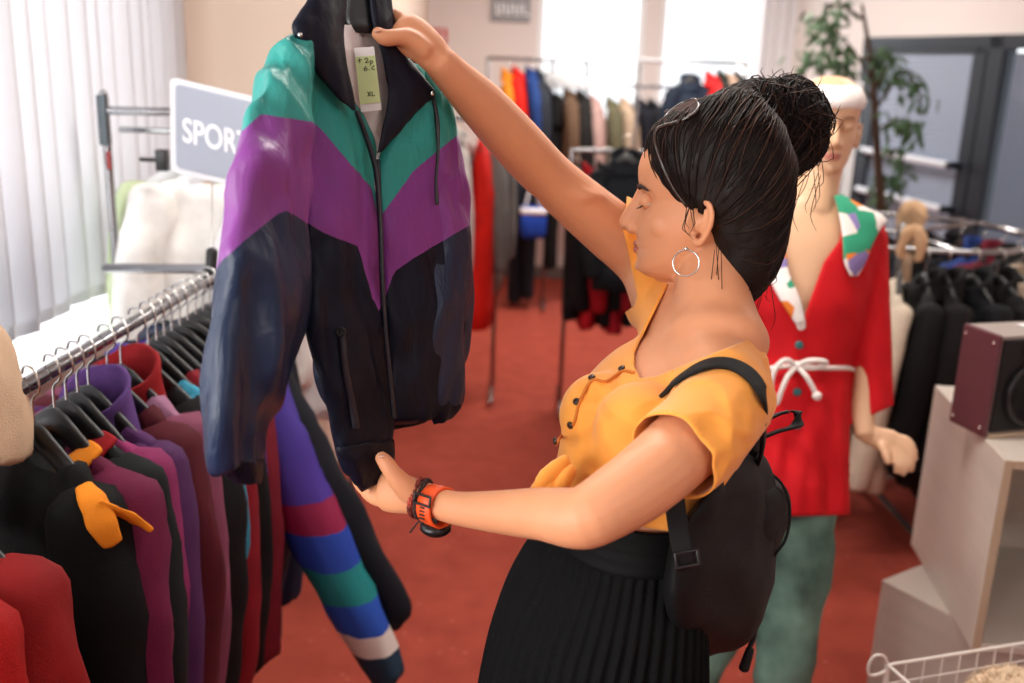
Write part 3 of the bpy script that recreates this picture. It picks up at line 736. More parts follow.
for s in (1, -1):
    c = gl(.022, s * .035, .122)
    fr_ = MB(); pts = []
    Lx = (HF.l * s * .93 - (gu * .88 + gf * .46) * .30).normalized(); ux = (gf * -.88 + gu * .46).normalized()
    rim = [c + Lx * .030 * math.cos(2*pi*j/28) * (1.0) + ux * .024 * sgnpow(math.sin(2*pi*j/28), .85) - (gf * .010 * (abs(math.cos(2*pi*j/28)) if math.cos(2*pi*j/28) > 0 else 0)) for j in range(28)]
    nrm = Lx.cross(ux).normalized()
    cc = sum(rim, Vector()) / 28
    MB().loft([rim_ for rim_ in ([q * 1.0 + nrm * .0008 for q in rim], [q - nrm * .0008 for q in rim])]).build('lens', M_lens, sg, False)
    rt = MB(); rt.loft([[q + ((q - cc).normalized() * math.cos(2*pi*k/8) + nrm * math.sin(2*pi*k/8)) * .0022 for k in range(8)] for q in rim + [rim[0]]], caps=(False, False)).build('rim', M_frame, sg)
    tp = MB(); tp.tube([c + Lx * .031 + ux * -.012 - gf * .006, gl(.050, s * .076, .096), gl(.040, s * .0895, .060), gl(.022, s * .0915, .022), gl(.004, s * .089, -.002)], [.0026, .003, .0028, .0026, .003], 8, 4, flat=.6).build('temple_arm', M_frame, sg)
MB().tube([gl(.044, -.007, .121), gl(.048, 0, .120), gl(.044, .007, .121)], .0022, 8, 3).build('bridge', M_frame, sg)
# watch: orange band, buckle, black case under the wrist
wx = (P(455,508,1.225) - P(428,499,1.26)).normalized()
wc = P(437,506,1.246); wu = (UPV - wx * UPV.dot(wx)).normalized(); wv = wx.cross(wu)
wt = thing('wristwatch', 'sport watch with a bright orange band and dark buckle on the lower wrist', 'watch', wc)
M_or = mat('orange rubber', (240, 88, 34), .5)
def wring(off, ru, rv, n=36): return ring(wc + wx * off, wu * ru, wv * rv, n)
MB().loft([wring(-.0125, .0225, .0205), wring(-.0125, .0255, .0235), wring(.0125, .0265, .0245), wring(.0125, .0235, .0215), wring(-.0125, .0225, .0205)], caps=(False, False)).build('band', M_or, wt)
MB().disc(wc - wu * .022 + VIEW * .004, -wu + VIEW * .25, .0195, .0125, 28).build('case', M_black, wt)
bk = MB(); vn = (-VIEW * 1.0 + wu * .35).normalized(); bc = wc + ring(Vector(), wu * .025, wv * .023, 36)[0]
fb = (-VIEW - wx * (-VIEW).dot(wx)).normalized(); bcen = wc + fb * .0255 + wu * .008
for q in ((-.0145, 0), (.0145, 0)): bk.tube([bcen + wx * q[0] - wu * .006, bcen + wx * q[0] + wu * .006], .0016, 8, 1)
for q in (-.006, .006): bk.tube([bcen - wx * .0145 + wu * q, bcen + wx * .0145 + wu * q], .0016, 8, 1)
bk.build('buckle', M_black, wt)
hl = MB()
for k in range(5): hl.tube([wc + fb * .0242 - wu * (.002 + k * .0045) - wx * .004, wc + fb * .0242 - wu * (.002 + k * .0045) + wx * .004], .0011, 6, 1)
hl.build('band_hole', M_black, wt)
# woven bracelets
bxs = (P(428,499,1.26) - P(414,496,1.268)).normalized()
M_w1 = mat('dark woven cord', (58, 36, 34), .9, bump=.6, bscale=700, var=.6, vscale=160); M_w2 = mat('patterned woven cord', (150, 60, 48), .9, bump=.6, bscale=700, var=.9, vscale=120)
for off, r_, m_, col, nm in ((.0, .0245, M_w2, 'red', 'woven red and grey cord bracelet nearest to the palm of the hand'), (.0062, .0245, M_w1, 'dark', 'dark brown knotted cord bracelet beside the orange watch band')):
    c = P(419,498,1.265) + bxs * off * 1.4; uu = (UPV - bxs * UPV.dot(bxs)).normalized(); vv = bxs.cross(uu)
    b = thing('cord_bracelet', nm, 'bracelet', c)
    for ph in (0, pi / 2, pi):
        pts = []
        rr = []
        for i in range(49):
            a = 2 * pi * i / 48; tw = a * 8 + ph * 2 / 1.5
            d = uu * math.cos(a) * r_ + vv * math.sin(a) * (r_ * .9)
            pts.append(c + d + d.normalized() * .0016 * math.cos(tw) + bxs * (.0022 * math.sin(tw) + .002 * math.sin(a * 2)))
        MB().tube(pts, .0017, 6, 1, round_ends=False).build('braid', m_, b)
    if off:
        MB().tube([c - uu * .024, c - uu * .030 - RIGHT * .006, c - uu * .042 - RIGHT * .014], [.0012, .0011, .0016], 6, 4).build('loose_end', M_w1, b)
# ---------------------------------------------------------------- backpack
M_bag = mat('black nylon', (11, 11, 12), .6, bump=.35, bscale=500, spec=.2); M_web = mat('black webbing', (14, 14, 15), .55, bump=.4, bscale=900, spec=.25)
bag = thing('backpack', 'black backpack on the back of the woman, strap over her near shoulder', 'backpack', P(730,640,1.38))
bm_ = MB().px([(446,742,1.34,440,752,1.43,.03),(468,726,1.26,460,766,1.44,.06),(490,709,1.225,480,774,1.45,.08),(510,692,1.21,502,777,1.455,.09),(532,676,1.205,524,778,1.455,.095),(560,669,1.20,560,775,1.45,.10),(595,667,1.21,595,769,1.445,.10),(625,674,1.24,622,761,1.43,.09),(645,690,1.29,640,750,1.41,.07),(656,706,1.32,650,735,1.39,.03)], n=40, sub=5, e=2.8)
bm_.fold(.007, 16, 7, 4, ridge=.8).build('main_body', M_bag, bag)
pk = MB().px([(478,752,1.40,474,768,1.45,.02),(490,748,1.37,490,788,1.44,.05),(515,746,1.36,514,791,1.445,.06),(535,744,1.36,533,786,1.44,.06),(555,744,1.37,552,777,1.43,.045),(562,750,1.38,560,768,1.42,.02)], n=28, sub=5, e=2.6)
pk.fold(.004, 20, 9, 6).build('front_pocket', M_bag, bag)
pz = MB().tube([P(766,470,1.40), P(782,484,1.39), P(790,510,1.392), P(786,538,1.39), P(774,556,1.385)], .0022, 6, 4).build('pocket_zip', M_web, bag)
def strap(pts, wid, name, m=M_web, th=.10):
    return MB().tube(pts, wid, 12, 5, flat=th, up=UPV).build(name, m, bag)
# shoulder strap: over the near shoulder, down the front to the lower buckle
def ribbon(pts, nrm, wid, th, sub=5):
    rows = spline([list(p) + list(n_) for p, n_ in zip(pts, nrm)], sub); rings = []
    cs = [Vector(r[:3]) for r in rows]
    for i, r in enumerate(rows):
        t = (cs[min(i + 1, len(cs) - 1)] - cs[max(i - 1, 0)]).normalized(); nn = Vector(r[3:]); nn = (nn - t * nn.dot(t)).normalized(); w_ = t.cross(nn)
        rings.append(ring(cs[i], w_ * wid / 2, nn * th / 2, 16, 5))
    return MB().loft(rings)
sp2 = [(664,397),(677,385),(695,373),(716,366),(736,369),(752,381),(761,400)]
sp = [on(tb, x, y, .0045, 1.24) for x, y in sp2] + [P(764,425,1.27), P(762,450,1.33), P(756,470,1.36)]
sn = [(tb.find_nearest(p)[1] if tb.find_nearest(p)[1].dot(VIEW) < .1 else -tb.find_nearest(p)[1]) for p in sp[:7]] + [RIGHT - VIEW * .6] * 3
ribbon(sp, sn, .022, .006).build('shoulder_strap', M_web, bag)
ls = [P(673,486,1.165), P(676,512,1.165), P(681,545,1.155), P(688,568,1.16)]
ribbon(ls, [-VIEW] * 4, .024, .005).build('lower_strap', M_web, bag)
bq = MB(); q = P(687,560,1.236)
for a, b in (((-12,-6),(10,-10)), ((-10,8),(12,4)), ((-12,-6),(-10,8)), ((10,-10),(12,4))): bq.tube([P(687+a[0],560+a[1],1.152), P(687+b[0],560+b[1],1.152)], .002, 8, 1)
bq.build('strap_buckle', M_black, bag)
ribbon([P(758,440,1.38), P(776,432,1.38), P(793,427,1.385), P(800,420,1.395), P(796,412,1.405), P(782,413,1.41), P(764,421,1.41)], [UPV, UPV, UPV, UPV + RIGHT, -UPV, UPV, UPV], .016, .004).build('grab_loop', M_web, bag)
ribbon([P(722,395,1.30), P(745,420,1.33), P(755,452,1.36)], [RIGHT - VIEW] * 3, .05, .012).build('strap_pad', M_bag, bag)
MB().tube([P(758,612,1.40), P(754,635,1.395), P(748,652,1.39)], [.0035, .0035, .0035], 8, 3).tube([P(750,650,1.388), P(744,668,1.385)], [.006, .0075], 10, 2).build('drawcord', M_web, bag)
# ---------------------------------------------------------------- the windbreaker held up by the woman
def Zj(x): return 1.27 + (x - 350) * .0013
def lerp_pts(pts, x):
    if x <= pts[0][0]: return pts[0][1]
    for (a, b), (c, d) in zip(pts, pts[1:]):
        if x <= c: return b + (d - b) * (x - a) / (c - a)
    return pts[-1][1]
T1 = [(225,140),(242,131),(261,114),(314,122),(333,143),(371,187),(378,217),(384,212),(413,171),(455,137),(480,125)]
T2 = [(205,285),(223,259),(257,230),(284,209),(326,234),(360,247),(372,296),(379,312),(385,298),(394,272),(411,260),(461,230),(480,220)]
M_j = band_mat('teal purple lit navy nylon', [(52, 150, 142), (128, 62, 138), (22, 37, 64)], ['teal_end', 'purple_end'], .36, 0)  # sleeves: navy painted lighter, as on the lit side
M_navy = mat('navy nylon', (13, 17, 32), .45, bump=.3, bscale=60, spec=.18)
M_jb = band_mat('teal purple shaded navy nylon', [(52, 150, 142), (128, 62, 138), (13, 19, 35)], ['teal_end', 'purple_end'], .48, 0, .16)  # same nylon for the body, its shade put into a darker navy
def jacket_attr(o):
    me = o.data; a = me.attributes.new('teal_end', 'FLOAT', 'POINT'); b = me.attributes.new('purple_end', 'FLOAT', 'POINT')
    for i, v in enumerate(me.vertices):
        x, y, z = proj(v.co); a.data[i].value = y - lerp_pts(T1, x); b.data[i].value = y - lerp_pts(T2, x)
wind = thing('windbreaker', 'teal, purple and navy windbreaker jacket held up by the woman', 'jacket', P(350,485,1.28))
def jp(rows, t, zoff=0):
    out = []
    for r in rows:
        y1, x1, y2, x2 = (r[0], r[1], r[0], r[2]) if len(r) == 3 or len(r) == 4 else (r[0], r[1], r[2], r[3])
        tt = r[3] if len(r) == 4 else t
        if len(r) == 5: y1, x1, y2, x2, tt = r
        out.append((y1, x1, Zj(x1) + zoff, y2, x2, Zj(x2) + zoff, tt))
    return out
def jpart(rows, t, name, m, n=40, sub=6, zoff=0, amp=.008, seed=0, kx=26, kz=5, e=2.4, attr=True):
    mb = MB().px(jp(rows, t, zoff), n=n, sub=sub, e=e).fold(amp, kx, kz, seed, axis=Vector((.12, 0, 1)), ridge=1.9 if attr else .6)
    o = mb.build(name, m, wind, subsurf=1 if attr else 0)
    if attr: jacket_attr(o)
    return o
jpart([(50,274,50,338,.02),(85,283,85,346,.02),(105,288,105,354,.022),(122,292,122,364,.024),(160,298,160,375,.028),(220,301,220,380,.03),(280,302,280,382,.034),(330,305,330,385,.036),(380,315,380,390,.034),(418,326,415,394,.03),(445,335,436,395,.028),(466,345,454,394,.024),(482,356,470,391,.018)], .03, 'front_panel', M_jb, zoff=.0, seed=1)
jpart([(66,402,66,422,.02),(95,392,95,442,.026),(137,384,137,452,.03),(180,379,180,458,.032),(260,382,260,462,.036),(320,384,320,462,.036),(370,386,370,458,.034),(400,388,400,452,.03),(424,390,416,436,.024)], .03, 'front_panel', M_jb, zoff=.012, seed=2)
jpart([(40,300,40,420,.016),(80,290,80,432,.02),(150,300,150,445,.02),(260,304,260,455,.02),(350,312,350,452,.02),(410,330,405,445,.018),(440,345,425,428,.014)], .02, 'back_panel', M_jb, zoff=.075, seed=3)
# near sleeve (left of the picture) and far sleeve
jpart([(48,286,42,306,.015),(62,270,58,312,.03),(82,257,80,312,.045),(107,246,105,312,.052),(132,241,130,312,.056),(180,230,180,306,.06),(230,225,230,303,.06),(300,218,300,305,.06),(350,214,350,302,.06),(395,210,390,288,.055),(425,210,418,272,.05),(450,213,446,265,.045),(468,222,466,262,.04)], .05, 'sleeve', M_j, zoff=-.045, seed=4, amp=.014, kx=22)
jpart([(70,420,70,436,.02),(100,426,98,447,.03),(137,428,137,458,.04),(183,428,183,467,.045),(230,428,230,470,.048),(300,424,300,470,.048),(350,420,350,466,.045),(390,420,388,463,.04),(408,424,403,461,.035)], .04, 'sleeve', M_j, zoff=.02, seed=5, amp=.008)
jpart([(462,220,460,262,.036),(474,228,472,262,.03),(484,236,482,260,.024)], .03, 'cuff', M_navy, zoff=-.045, seed=6, amp=.004, kx=60, attr=False)
jpart([(404,426,398,462,.034),(414,430,408,460,.03),(424,434,418,452,.02)], .03, 'cuff', M_navy, zoff=.02, seed=7, amp=.004, kx=60, attr=False)
jpart([(448,336,440,394,.030),(462,342,452,395,.032),(478,352,466,394,.026),(490,362,480,390,.016)], .02, 'hem_band', M_navy, zoff=-.002, seed=9, amp=.005, kx=45, attr=False)
# collar: two turned-out flaps and the stand behind the neck
jpart([(-40,324,-40,346,.012),(-10,314,-10,346,.014),(12,302,12,346,.016),(28,293,32,346,.016),(52,306,60,349,.015),(78,322,84,353,.012),(98,338,104,356,.009),(110,352,112,358,.006)], .014, 'collar', M_navy, zoff=-.05, seed=11, amp=.006, attr=False)
jpart([(-40,366,-40,386,.012),(-10,368,-10,390,.014),(20,372,20,392,.015),(50,380,55,406,.015),(75,385,80,424,.014),(92,388,94,433,.012),(110,386,106,420,.010),(130,381,126,402,.008),(154,376,152,382,.005)], .014, 'collar', M_navy, zoff=-.028, seed=12, amp=.005, attr=False)
jpart([(-40,330,-40,386,.01),(-10,330,-10,386,.01),(20,336,20,384,.01),(36,342,36,380,.008)], .012, 'collar', M_navy, zoff=.05, seed=13, amp=.003, attr=False)
M_lin = mat('white lining', (240, 230, 226), .8, bump=.15, bscale=80)
jpart([(28,340,28,392,.004),(60,340,60,398,.004),(110,344,110,396,.004),(160,362,160,388,.004),(190,372,190,384,.003)], .004, 'lining', M_lin, zoff=.008, seed=14, amp=.008, kx=40, attr=False)
MB().px(jp([(30,352,36,378,.002),(36,352,42,379,.002),(40,354,45,378,.002)], .002, -.004 + .02)).build('neck_label', mat('pale label', (210, 214, 214), .5), wind)
# zipper, pocket, drawstring
M_zip = mat('dark zip', (20, 22, 34), .4)
def zt(x, y, dz): return P(x, y, Zj(x) + dz)
MB().tube([zt(357,112,-.028), zt(368,142,-.03), zt(376,172,-.032), zt(380,220,-.034), zt(382,280,-.036), zt(385,330,-.036), zt(390,380,-.034), zt(394,418,-.03)], .0035, 8, 6, flat=.6).build('zipper', M_zip, wind)
MB().tube([zt(378,160,-.005), zt(380,215,-.014), zt(383,290,-.022), zt(387,360,-.02)], .003, 8, 6, flat=.6).build('zipper', M_zip, wind)
pzp = MB().tube([zt(341,330,-.040), zt(345,370,-.040), zt(352,405,-.036), zt(356,428,-.034)], [.005,.005,.005,.005], 10, 5, flat=.5).build('pocket_zip', M_zip, wind)
MB().torus(zt(341,332,-.046), -VIEW, .005, .0014, 16, 6).build('zip_pull', M_black, pzp)
MB().tube([zt(433,96,-.03), zt(437,120,-.038), zt(438,150,-.04), zt(436,180,-.04), zt(437,204,-.042)], [.0022,.0035,.0022,.0022,.003], 8, 5, flat=.6).build('drawstring', M_black, wind)
for q_ in ((300,35,-.07),(432,94,-.045)): MB().ball(zt(*q_), .0028, 10, 8).build('collar_snap', M_silver, wind)
# its hanger
hg = thing('coat_hanger', 'dark wide hanger inside the collar of the held up windbreaker', 'hanger', P(358,0,1.29))
M_hang = mat('black hanger plastic', (22, 22, 23), .4, bump=.1, bscale=80)
MB().px([(-45,350,1.285,-45,368,1.285,.01),(-20,347,1.28,-20,371,1.29,.013),(5,346,1.28,8,373,1.29,.014),(22,345,1.28,26,374,1.29,.014),(32,350,1.285,34,372,1.29,.01)], sub=4, e=3.5).tube([zt(300,60,.02), zt(330,40,.02), zt(359,22,.02), zt(400,52,.02), zt(425,78,.02)], [.012,.014,.016,.014,.012], 12, 4, flat=.6).build('shoulder_bar', M_hang, hg)
MB().tube([P(359,-40,1.287), P(359,-70,1.287), P(352,-86,1.285), P(345,-98,1.283), P(352,-112,1.283), P(366,-108,1.288), P(370,-96,1.289)], .0022, 8, 5).build('hook', M_silver, hg)
# price tag with handwriting
tg = thing('price_tag', 'pale green handwritten price tag pinned inside the windbreaker collar', 'tag', P(366,50,1.28))
M_tagw = mat('white paper', (232, 228, 226), .8); M_tagg = mat('pale green paper', (206, 222, 160), .8); M_ink = mat('dark ink', (40, 52, 40), .8)
def tagp(u, v, off=0):     # u across 0..1, v down 0..1
    a = Vector((354, 48)); b = Vector((374, 46.5)); c = Vector((361, 112)); d = Vector((381.5, 110))
    q = a.lerp(b, u).lerp(c.lerp(d, u), v); return P(q.x, q.y, 1.262 + .010 * v - off)
def sheet(v0, v1, off0, off1, name, m):
    p = [tagp(0, v0, off0), tagp(1, v0, off0), tagp(1, v1, off0), tagp(0, v1, off0)]; q = [tagp(0, v0, off1), tagp(1, v0, off1), tagp(1, v1, off1), tagp(0, v1, off1)]
    return MB().hexa(p + q).build(name, m, tg, False)
sheet(0, 1, 0, .0012, 'card', M_tagw); sheet(.14, .88, .0012, .0024, 'green_label', M_tagg)
ink = MB()
def stroke(pts): ink.tube([tagp(u, v, .0028) for u, v in pts], .0005, 5, 2)
for pts in ([(.12,.20),(.30,.19)], [(.21,.17),(.21,.235)], [(.45,.19),(.58,.17),(.62,.20),(.47,.245),(.66,.235)], [(.72,.22),(.72,.29)], [(.72,.22),(.84,.225),(.82,.255),(.73,.255)],
            [(.50,.30),(.38,.335),(.42,.37),(.54,.355),(.50,.33),(.40,.345)], [(.62,.355),(.64,.36)], [(.90,.30),(.78,.325),(.78,.35),(.90,.36)],
            [(.42,.70),(.56,.765)], [(.56,.70),(.42,.765)], [(.64,.70),(.64,.765),(.76,.76)]): stroke(pts)
ink.build('handwriting', M_ink, tg)
# ---------------------------------------------------------------- garments and hangers
def cloth(name, rgb, rough=.8, spec=.2, var=.12, bump=.3): return mat(name, rgb, rough, spec=spec, var=var, vscale=14, bump=bump, bscale=350)
def along_mat(name, stops, rough=.5):
    "bands of colour down a sleeve: stops (position, rgb)"
    m = bpy.data.materials.new(name); m.use_nodes = True; nt = m.node_tree; b = nt.nodes['Principled BSDF']; b.inputs['Roughness'].default_value = rough; b.inputs['Specular IOR Level'].default_value = .25
    a = nt.nodes.new('ShaderNodeAttribute'); a.attribute_name = 'along'; r = nt.nodes.new('ShaderNodeValToRGB'); r.color_ramp.interpolation = 'CONSTANT'
    el = r.color_ramp.elements
    while len(el) < len(stops): el.new(.5)
    for e, (p, c) in zip(el, stops): e.position = p; e.color = lin(c) + (1,)
    nt.links.new(a.outputs['Fac'], r.inputs['Fac']); nt.links.new(r.outputs['Color'], b.inputs['Base Color']); return m
def set_along(o, z0, z1):
    a = o.data.attributes.new('along', 'FLOAT', 'POINT')
    for i, v in enumerate(o.data.vertices): a.data[i].value = (z0 - v.co.z) / (z0 - z1)
def body_rings(W, L, t, n, m, flare, top=-.108, neck=.095, slope=.5):
    out = []
    for i in range(m + 1):
        v = i / m; w_ = W * (.97 + (flare - .97) * v) if v > .12 else W * (.90 + .07 * v / .12); tt = t * min(1, .22 + v * 3.2) * (1 + .25 * v * (flare - 1)); rg = []
        for j in range(n):
            a = 2 * pi * j / n; x = w_ * sgnpow(math.cos(a), .85); y = tt * sgnpow(math.sin(a), .75)
            zt = top - slope * max(0, abs(x) - neck) - .022 * max(0, min(1, (.092 - abs(x)) / .02))
            rg.append(Vector((x, y, zt + (-L - zt) * v)))
        out.append(rg)
    return out
def garment(kind, label, cat, cols, W=.21, L=.75, t=.055, SLN=.58, swing=(0, 0), fwd=(0, 0), collar=True, open_front=False, seed=0, lod=1, flare=1.0, group=None, rough=.75, spec=.2, name=None, sleeve_mat=None, amp=1.0, stripe=None, hood=False, cuffs=None, lapel=None):
    "one garment hanging from the origin, x across the shoulders, -y its front; cols: body, sleeves, collar"
    g = thing(name or kind, label, cat, group=group, local=True)
    n, m = (40, 18) if lod else (20, 7)
    def M(c): return cloth('cloth %d %d %d %d' % (*c, int(rough * 100)), c, rough, spec)
    mb = MB().loft(body_rings(W, L, t, n, m, flare), caps=(False, True))
    for j in range(n // 2): mb.f.append((j, j + 1, (n - j - 1) % n, (n - j) % n))
    mb.fold(.016 * amp, 13, 2.2, seed, ridge=.7 if lod else 0)
    mb.build('body', M(cols[0]), g)
    if kind not in ('vest',) and SLN > 0:
        for k, s in enumerate((-1, 1)):
            sw = swing[k]; fw = fwd[k]; r0 = .062 if lod else .055
            p = [Vector((s * W * .84, 0, -.175)), Vector((s * (W + .012 + sw * .15), -.02 - fw * .15, -.175 - SLN * .28)), Vector((s * (W + .022 + sw * .5), -.035 - fw * .5, -.175 - SLN * .62)), Vector((s * (W + .018 + sw), -.05 - fw, -.175 - SLN))]
            sb = MB().tube(p, [r0, r0 * 1.08, r0, r0 * .72], 20 if lod else 12, 6 if lod else 3, up=(1, 0, 0)); sb.fold(.010 * amp, 18, 4, seed + 3 + k, ridge=.8 if lod else 0)
            o = sb.build('sleeve', sleeve_mat or M(cols[1]), g)
            if sleeve_mat: set_along(o, -.13, -.175 - SLN - .04)
            if cuffs: MB().tube([p[3] + Vector((0, 0, .02)), p[3] + Vector((s * .008, 0, -.03))], [r0 * .74, r0 * .66], 16, 2).fold(.004, 40, 4, 1).build('cuff', M(cuffs), g)
    if collar:
        rings = []
        for z, a, b in ((-.145, .088, .056), (-.115, .078, .054), (-.09, .072, .05), (-.068, .074, .052), (-.068, .065, .043), (-.095, .062, .04), (-.14, .074, .046)):
            rings.append([Vector((a * math.cos(2*pi*j/26), b * math.sin(2*pi*j/26) + .012, z + .034 * math.sin(2*pi*j/26) * (1 if z > -.1 else .3))) for j in range(26)])
        MB().loft(rings, caps=(False, False)).fold(.006 * amp, 20, 8, seed + 9).build('collar', M(cols[2] if len(cols) > 2 else cols[0]), g)
    if hood:
        MB().px_none if False else None
        MB().ball((0, .05, -.14), (.11, .05, .10), 18, 12).fold(.012, 14, 8, seed).build('hood', M(cols[2] if len(cols) > 2 else cols[0]), g)
    if open_front:
        MB().tube([Vector((0, -t * .35, -.14)), Vector((.004, -t * 1.02, -.3)), Vector((-.003, -t * 1.04, -L * .7)), Vector((0, -t * .98, -L + .01))], .0045, 6, 4).build('zip', M_zip, g)
    if lapel:
        for s in (-1, 1):
            MB().tube([Vector((s * .088, .01, -.105)), Vector((s * .070, -t * .9, -.16)), Vector((s * .045, -t * 1.12, -.27)), Vector((s * .012, -t * 1.12, -.42))], [.022, .030, .028, .012], 14, 5, flat=.25, up=(1, 0, 0)).fold(.003, 20, 6, 2).build('lapel', M(lapel), g)
        if not cuffs: MB().tube([Vector((.10, -.045, -.125)), Vector((W, -.075, -.195)), Vector((W + .055, -.070, -.265)), Vector((W + .066, -.055, -.37))], [.018, .024, .024, .010], 14, 5, flat=.6, up=(0, 1, 0)).build('shoulder_piping', M(lapel), g)
    if stripe:
        z0, z1, c = stripe; rg = body_rings(W * 1.012, L, t * 1.05, n, 40, flare)
        sel = [r for r in rg if z1 <= -min(q.z for q in r) * -1 or True]
        rows_ = [r for k_, r in enumerate(rg) if z0 <= k_ / 40 <= z1]
        MB().loft(rows_, caps=(False, False)).fold(.016 * amp, 13, 2.2, seed).build('stripe_panel', M(c), g)
    return g
def trousers(label, col, L=.95, seed=0, group=None, lod=1, W=.15, t=.05):
    g = thing('trousers', label, 'trousers', group=group, local=True)
    m_ = cloth('cloth %d %d %d 80' % col, col)
    MB().loft([ring(Vector((0, 0, z)), Vector((w_, 0, 0)), Vector((0, tt, 0)), 24, 2.6) for z, w_, tt in ((-.10, W * .95, .02), (-.15, W, t), (-.28, W * 1.1, t * 1.15), (-.34, W * 1.08, t))]).fold(.006, 16, 4, seed).build('seat', m_, g)
    for s in (-1, 1):
        MB().tube([Vector((s * W * .5, 0, -.26)), Vector((s * W * .54, 0, -.10 - L * .5)), Vector((s * W * .56, -.005, -.10 - L))], [W * .54, W * .46, W * .42], 16, 6, flat=.7, up=(1, 0, 0)).fold(.008, 16, 3, seed + s).build('trouser_leg', m_, g)
    MB().loft([ring(Vector((0, 0, z)), Vector((w_, 0, 0)), Vector((0, tt, 0)), 24, 2.6) for z, w_, tt in ((-.095, W * .97, .028), (-.125, W * 1.0, .036))], caps=(False, False)).build('waistband', m_, g, solid=.003)
    return g
M_hangw = mat('white hanger plastic', (228, 230, 234), .4)
def hanger(label, group=None, m=None, W=.165, name='coat_hanger', lod=1):
    g = thing(name, label, 'hanger', group=group, local=True); m = m or M_hang
    MB().tube([(0, 0, -.095), (0, 0, -.05), (.006, 0, -.036), (.021, 0, -.024), (.0225, 0, -.006), (.014, 0, .0085), (0, 0, .0125), (-.014, 0, .009), (-.020, 0, -.002)], .0021, 8 if lod else 5, 3).build('hook', M_silver, g)
    pts = [Vector((s * W, .0, -.197)) if abs(s) == 1 else Vector((s * W, 0, -.100 - .097 * abs(s) ** 1.2)) for s in (-1, -.75, -.5, -.22, 0, .22, .5, .75, 1)]
    b = MB().tube(pts, [.017, .020, .021, .022, .024, .022, .021, .020, .017], 12, 2, flat=.42, up=(0, 0, 1)); b.build('shoulder_bar', m, g)
    MB().tube([pts[1] + Vector((0, 0, -.012)), Vector((0, 0, -.19)), pts[-2] + Vector((0, 0, -.012))], .005, 8, 3).build('lower_bar', m, g)
    return g
def copy_tree(o, parent=None):
    c = o.copy(); C.objects.link(c)
    if parent is not None: c.parent = parent
    for ch in list(o.children): copy_tree(ch, c)
    return c
HPROTO = {}
def hang(key, label, loc, rz, group=None, m=None):
    if key not in HPROTO: HPROTO[key] = h = hanger(label, group, m, lod=0 if key.startswith('far') else 1)
    else: h = copy_tree(HPROTO[key])
    h['label'] = label = ' '.join(label.split()[:15])
    if group: h['group'] = group
    h.location = loc; h.rotation_euler = (0, 0, rz); return h
# ---------------------------------------------------------------- the rack on the left
M_chrome = mat('chrome', (150, 150, 152), .16, 1)
def rail_x(y): return -.746 + (y - 1.475) * (.042 / .829)
rk = thing('clothes_rack', 'chrome clothes rack full of jackets below the window on the left', 'clothes rack', (-.72, 1.7, 0))
MB().tube([Vector((rail_x(.55), .55, 1.2375)), Vector((rail_x(2.36), 2.36, 1.2375))], .0125, 18, 2).build('rail', M_chrome, rk)
for y in (.58, 2.34):
    x = rail_x(y)
    MB().tube([Vector((x, y, .06)), Vector((x, y, 1.225))], .0125, 14, 1).build('upright', M_chrome, rk)
    MB().tube([Vector((x - .26, y, .05)), Vector((x + .26, y, .05))], .014, 12, 1).build('foot_bar', M_chrome, rk)
    for s in (-1, 1): MB().ball((x + .24 * s, y, .025), .025, 14, 10).build('caster', M_black, rk)
G1 = 'jackets on the left rack'
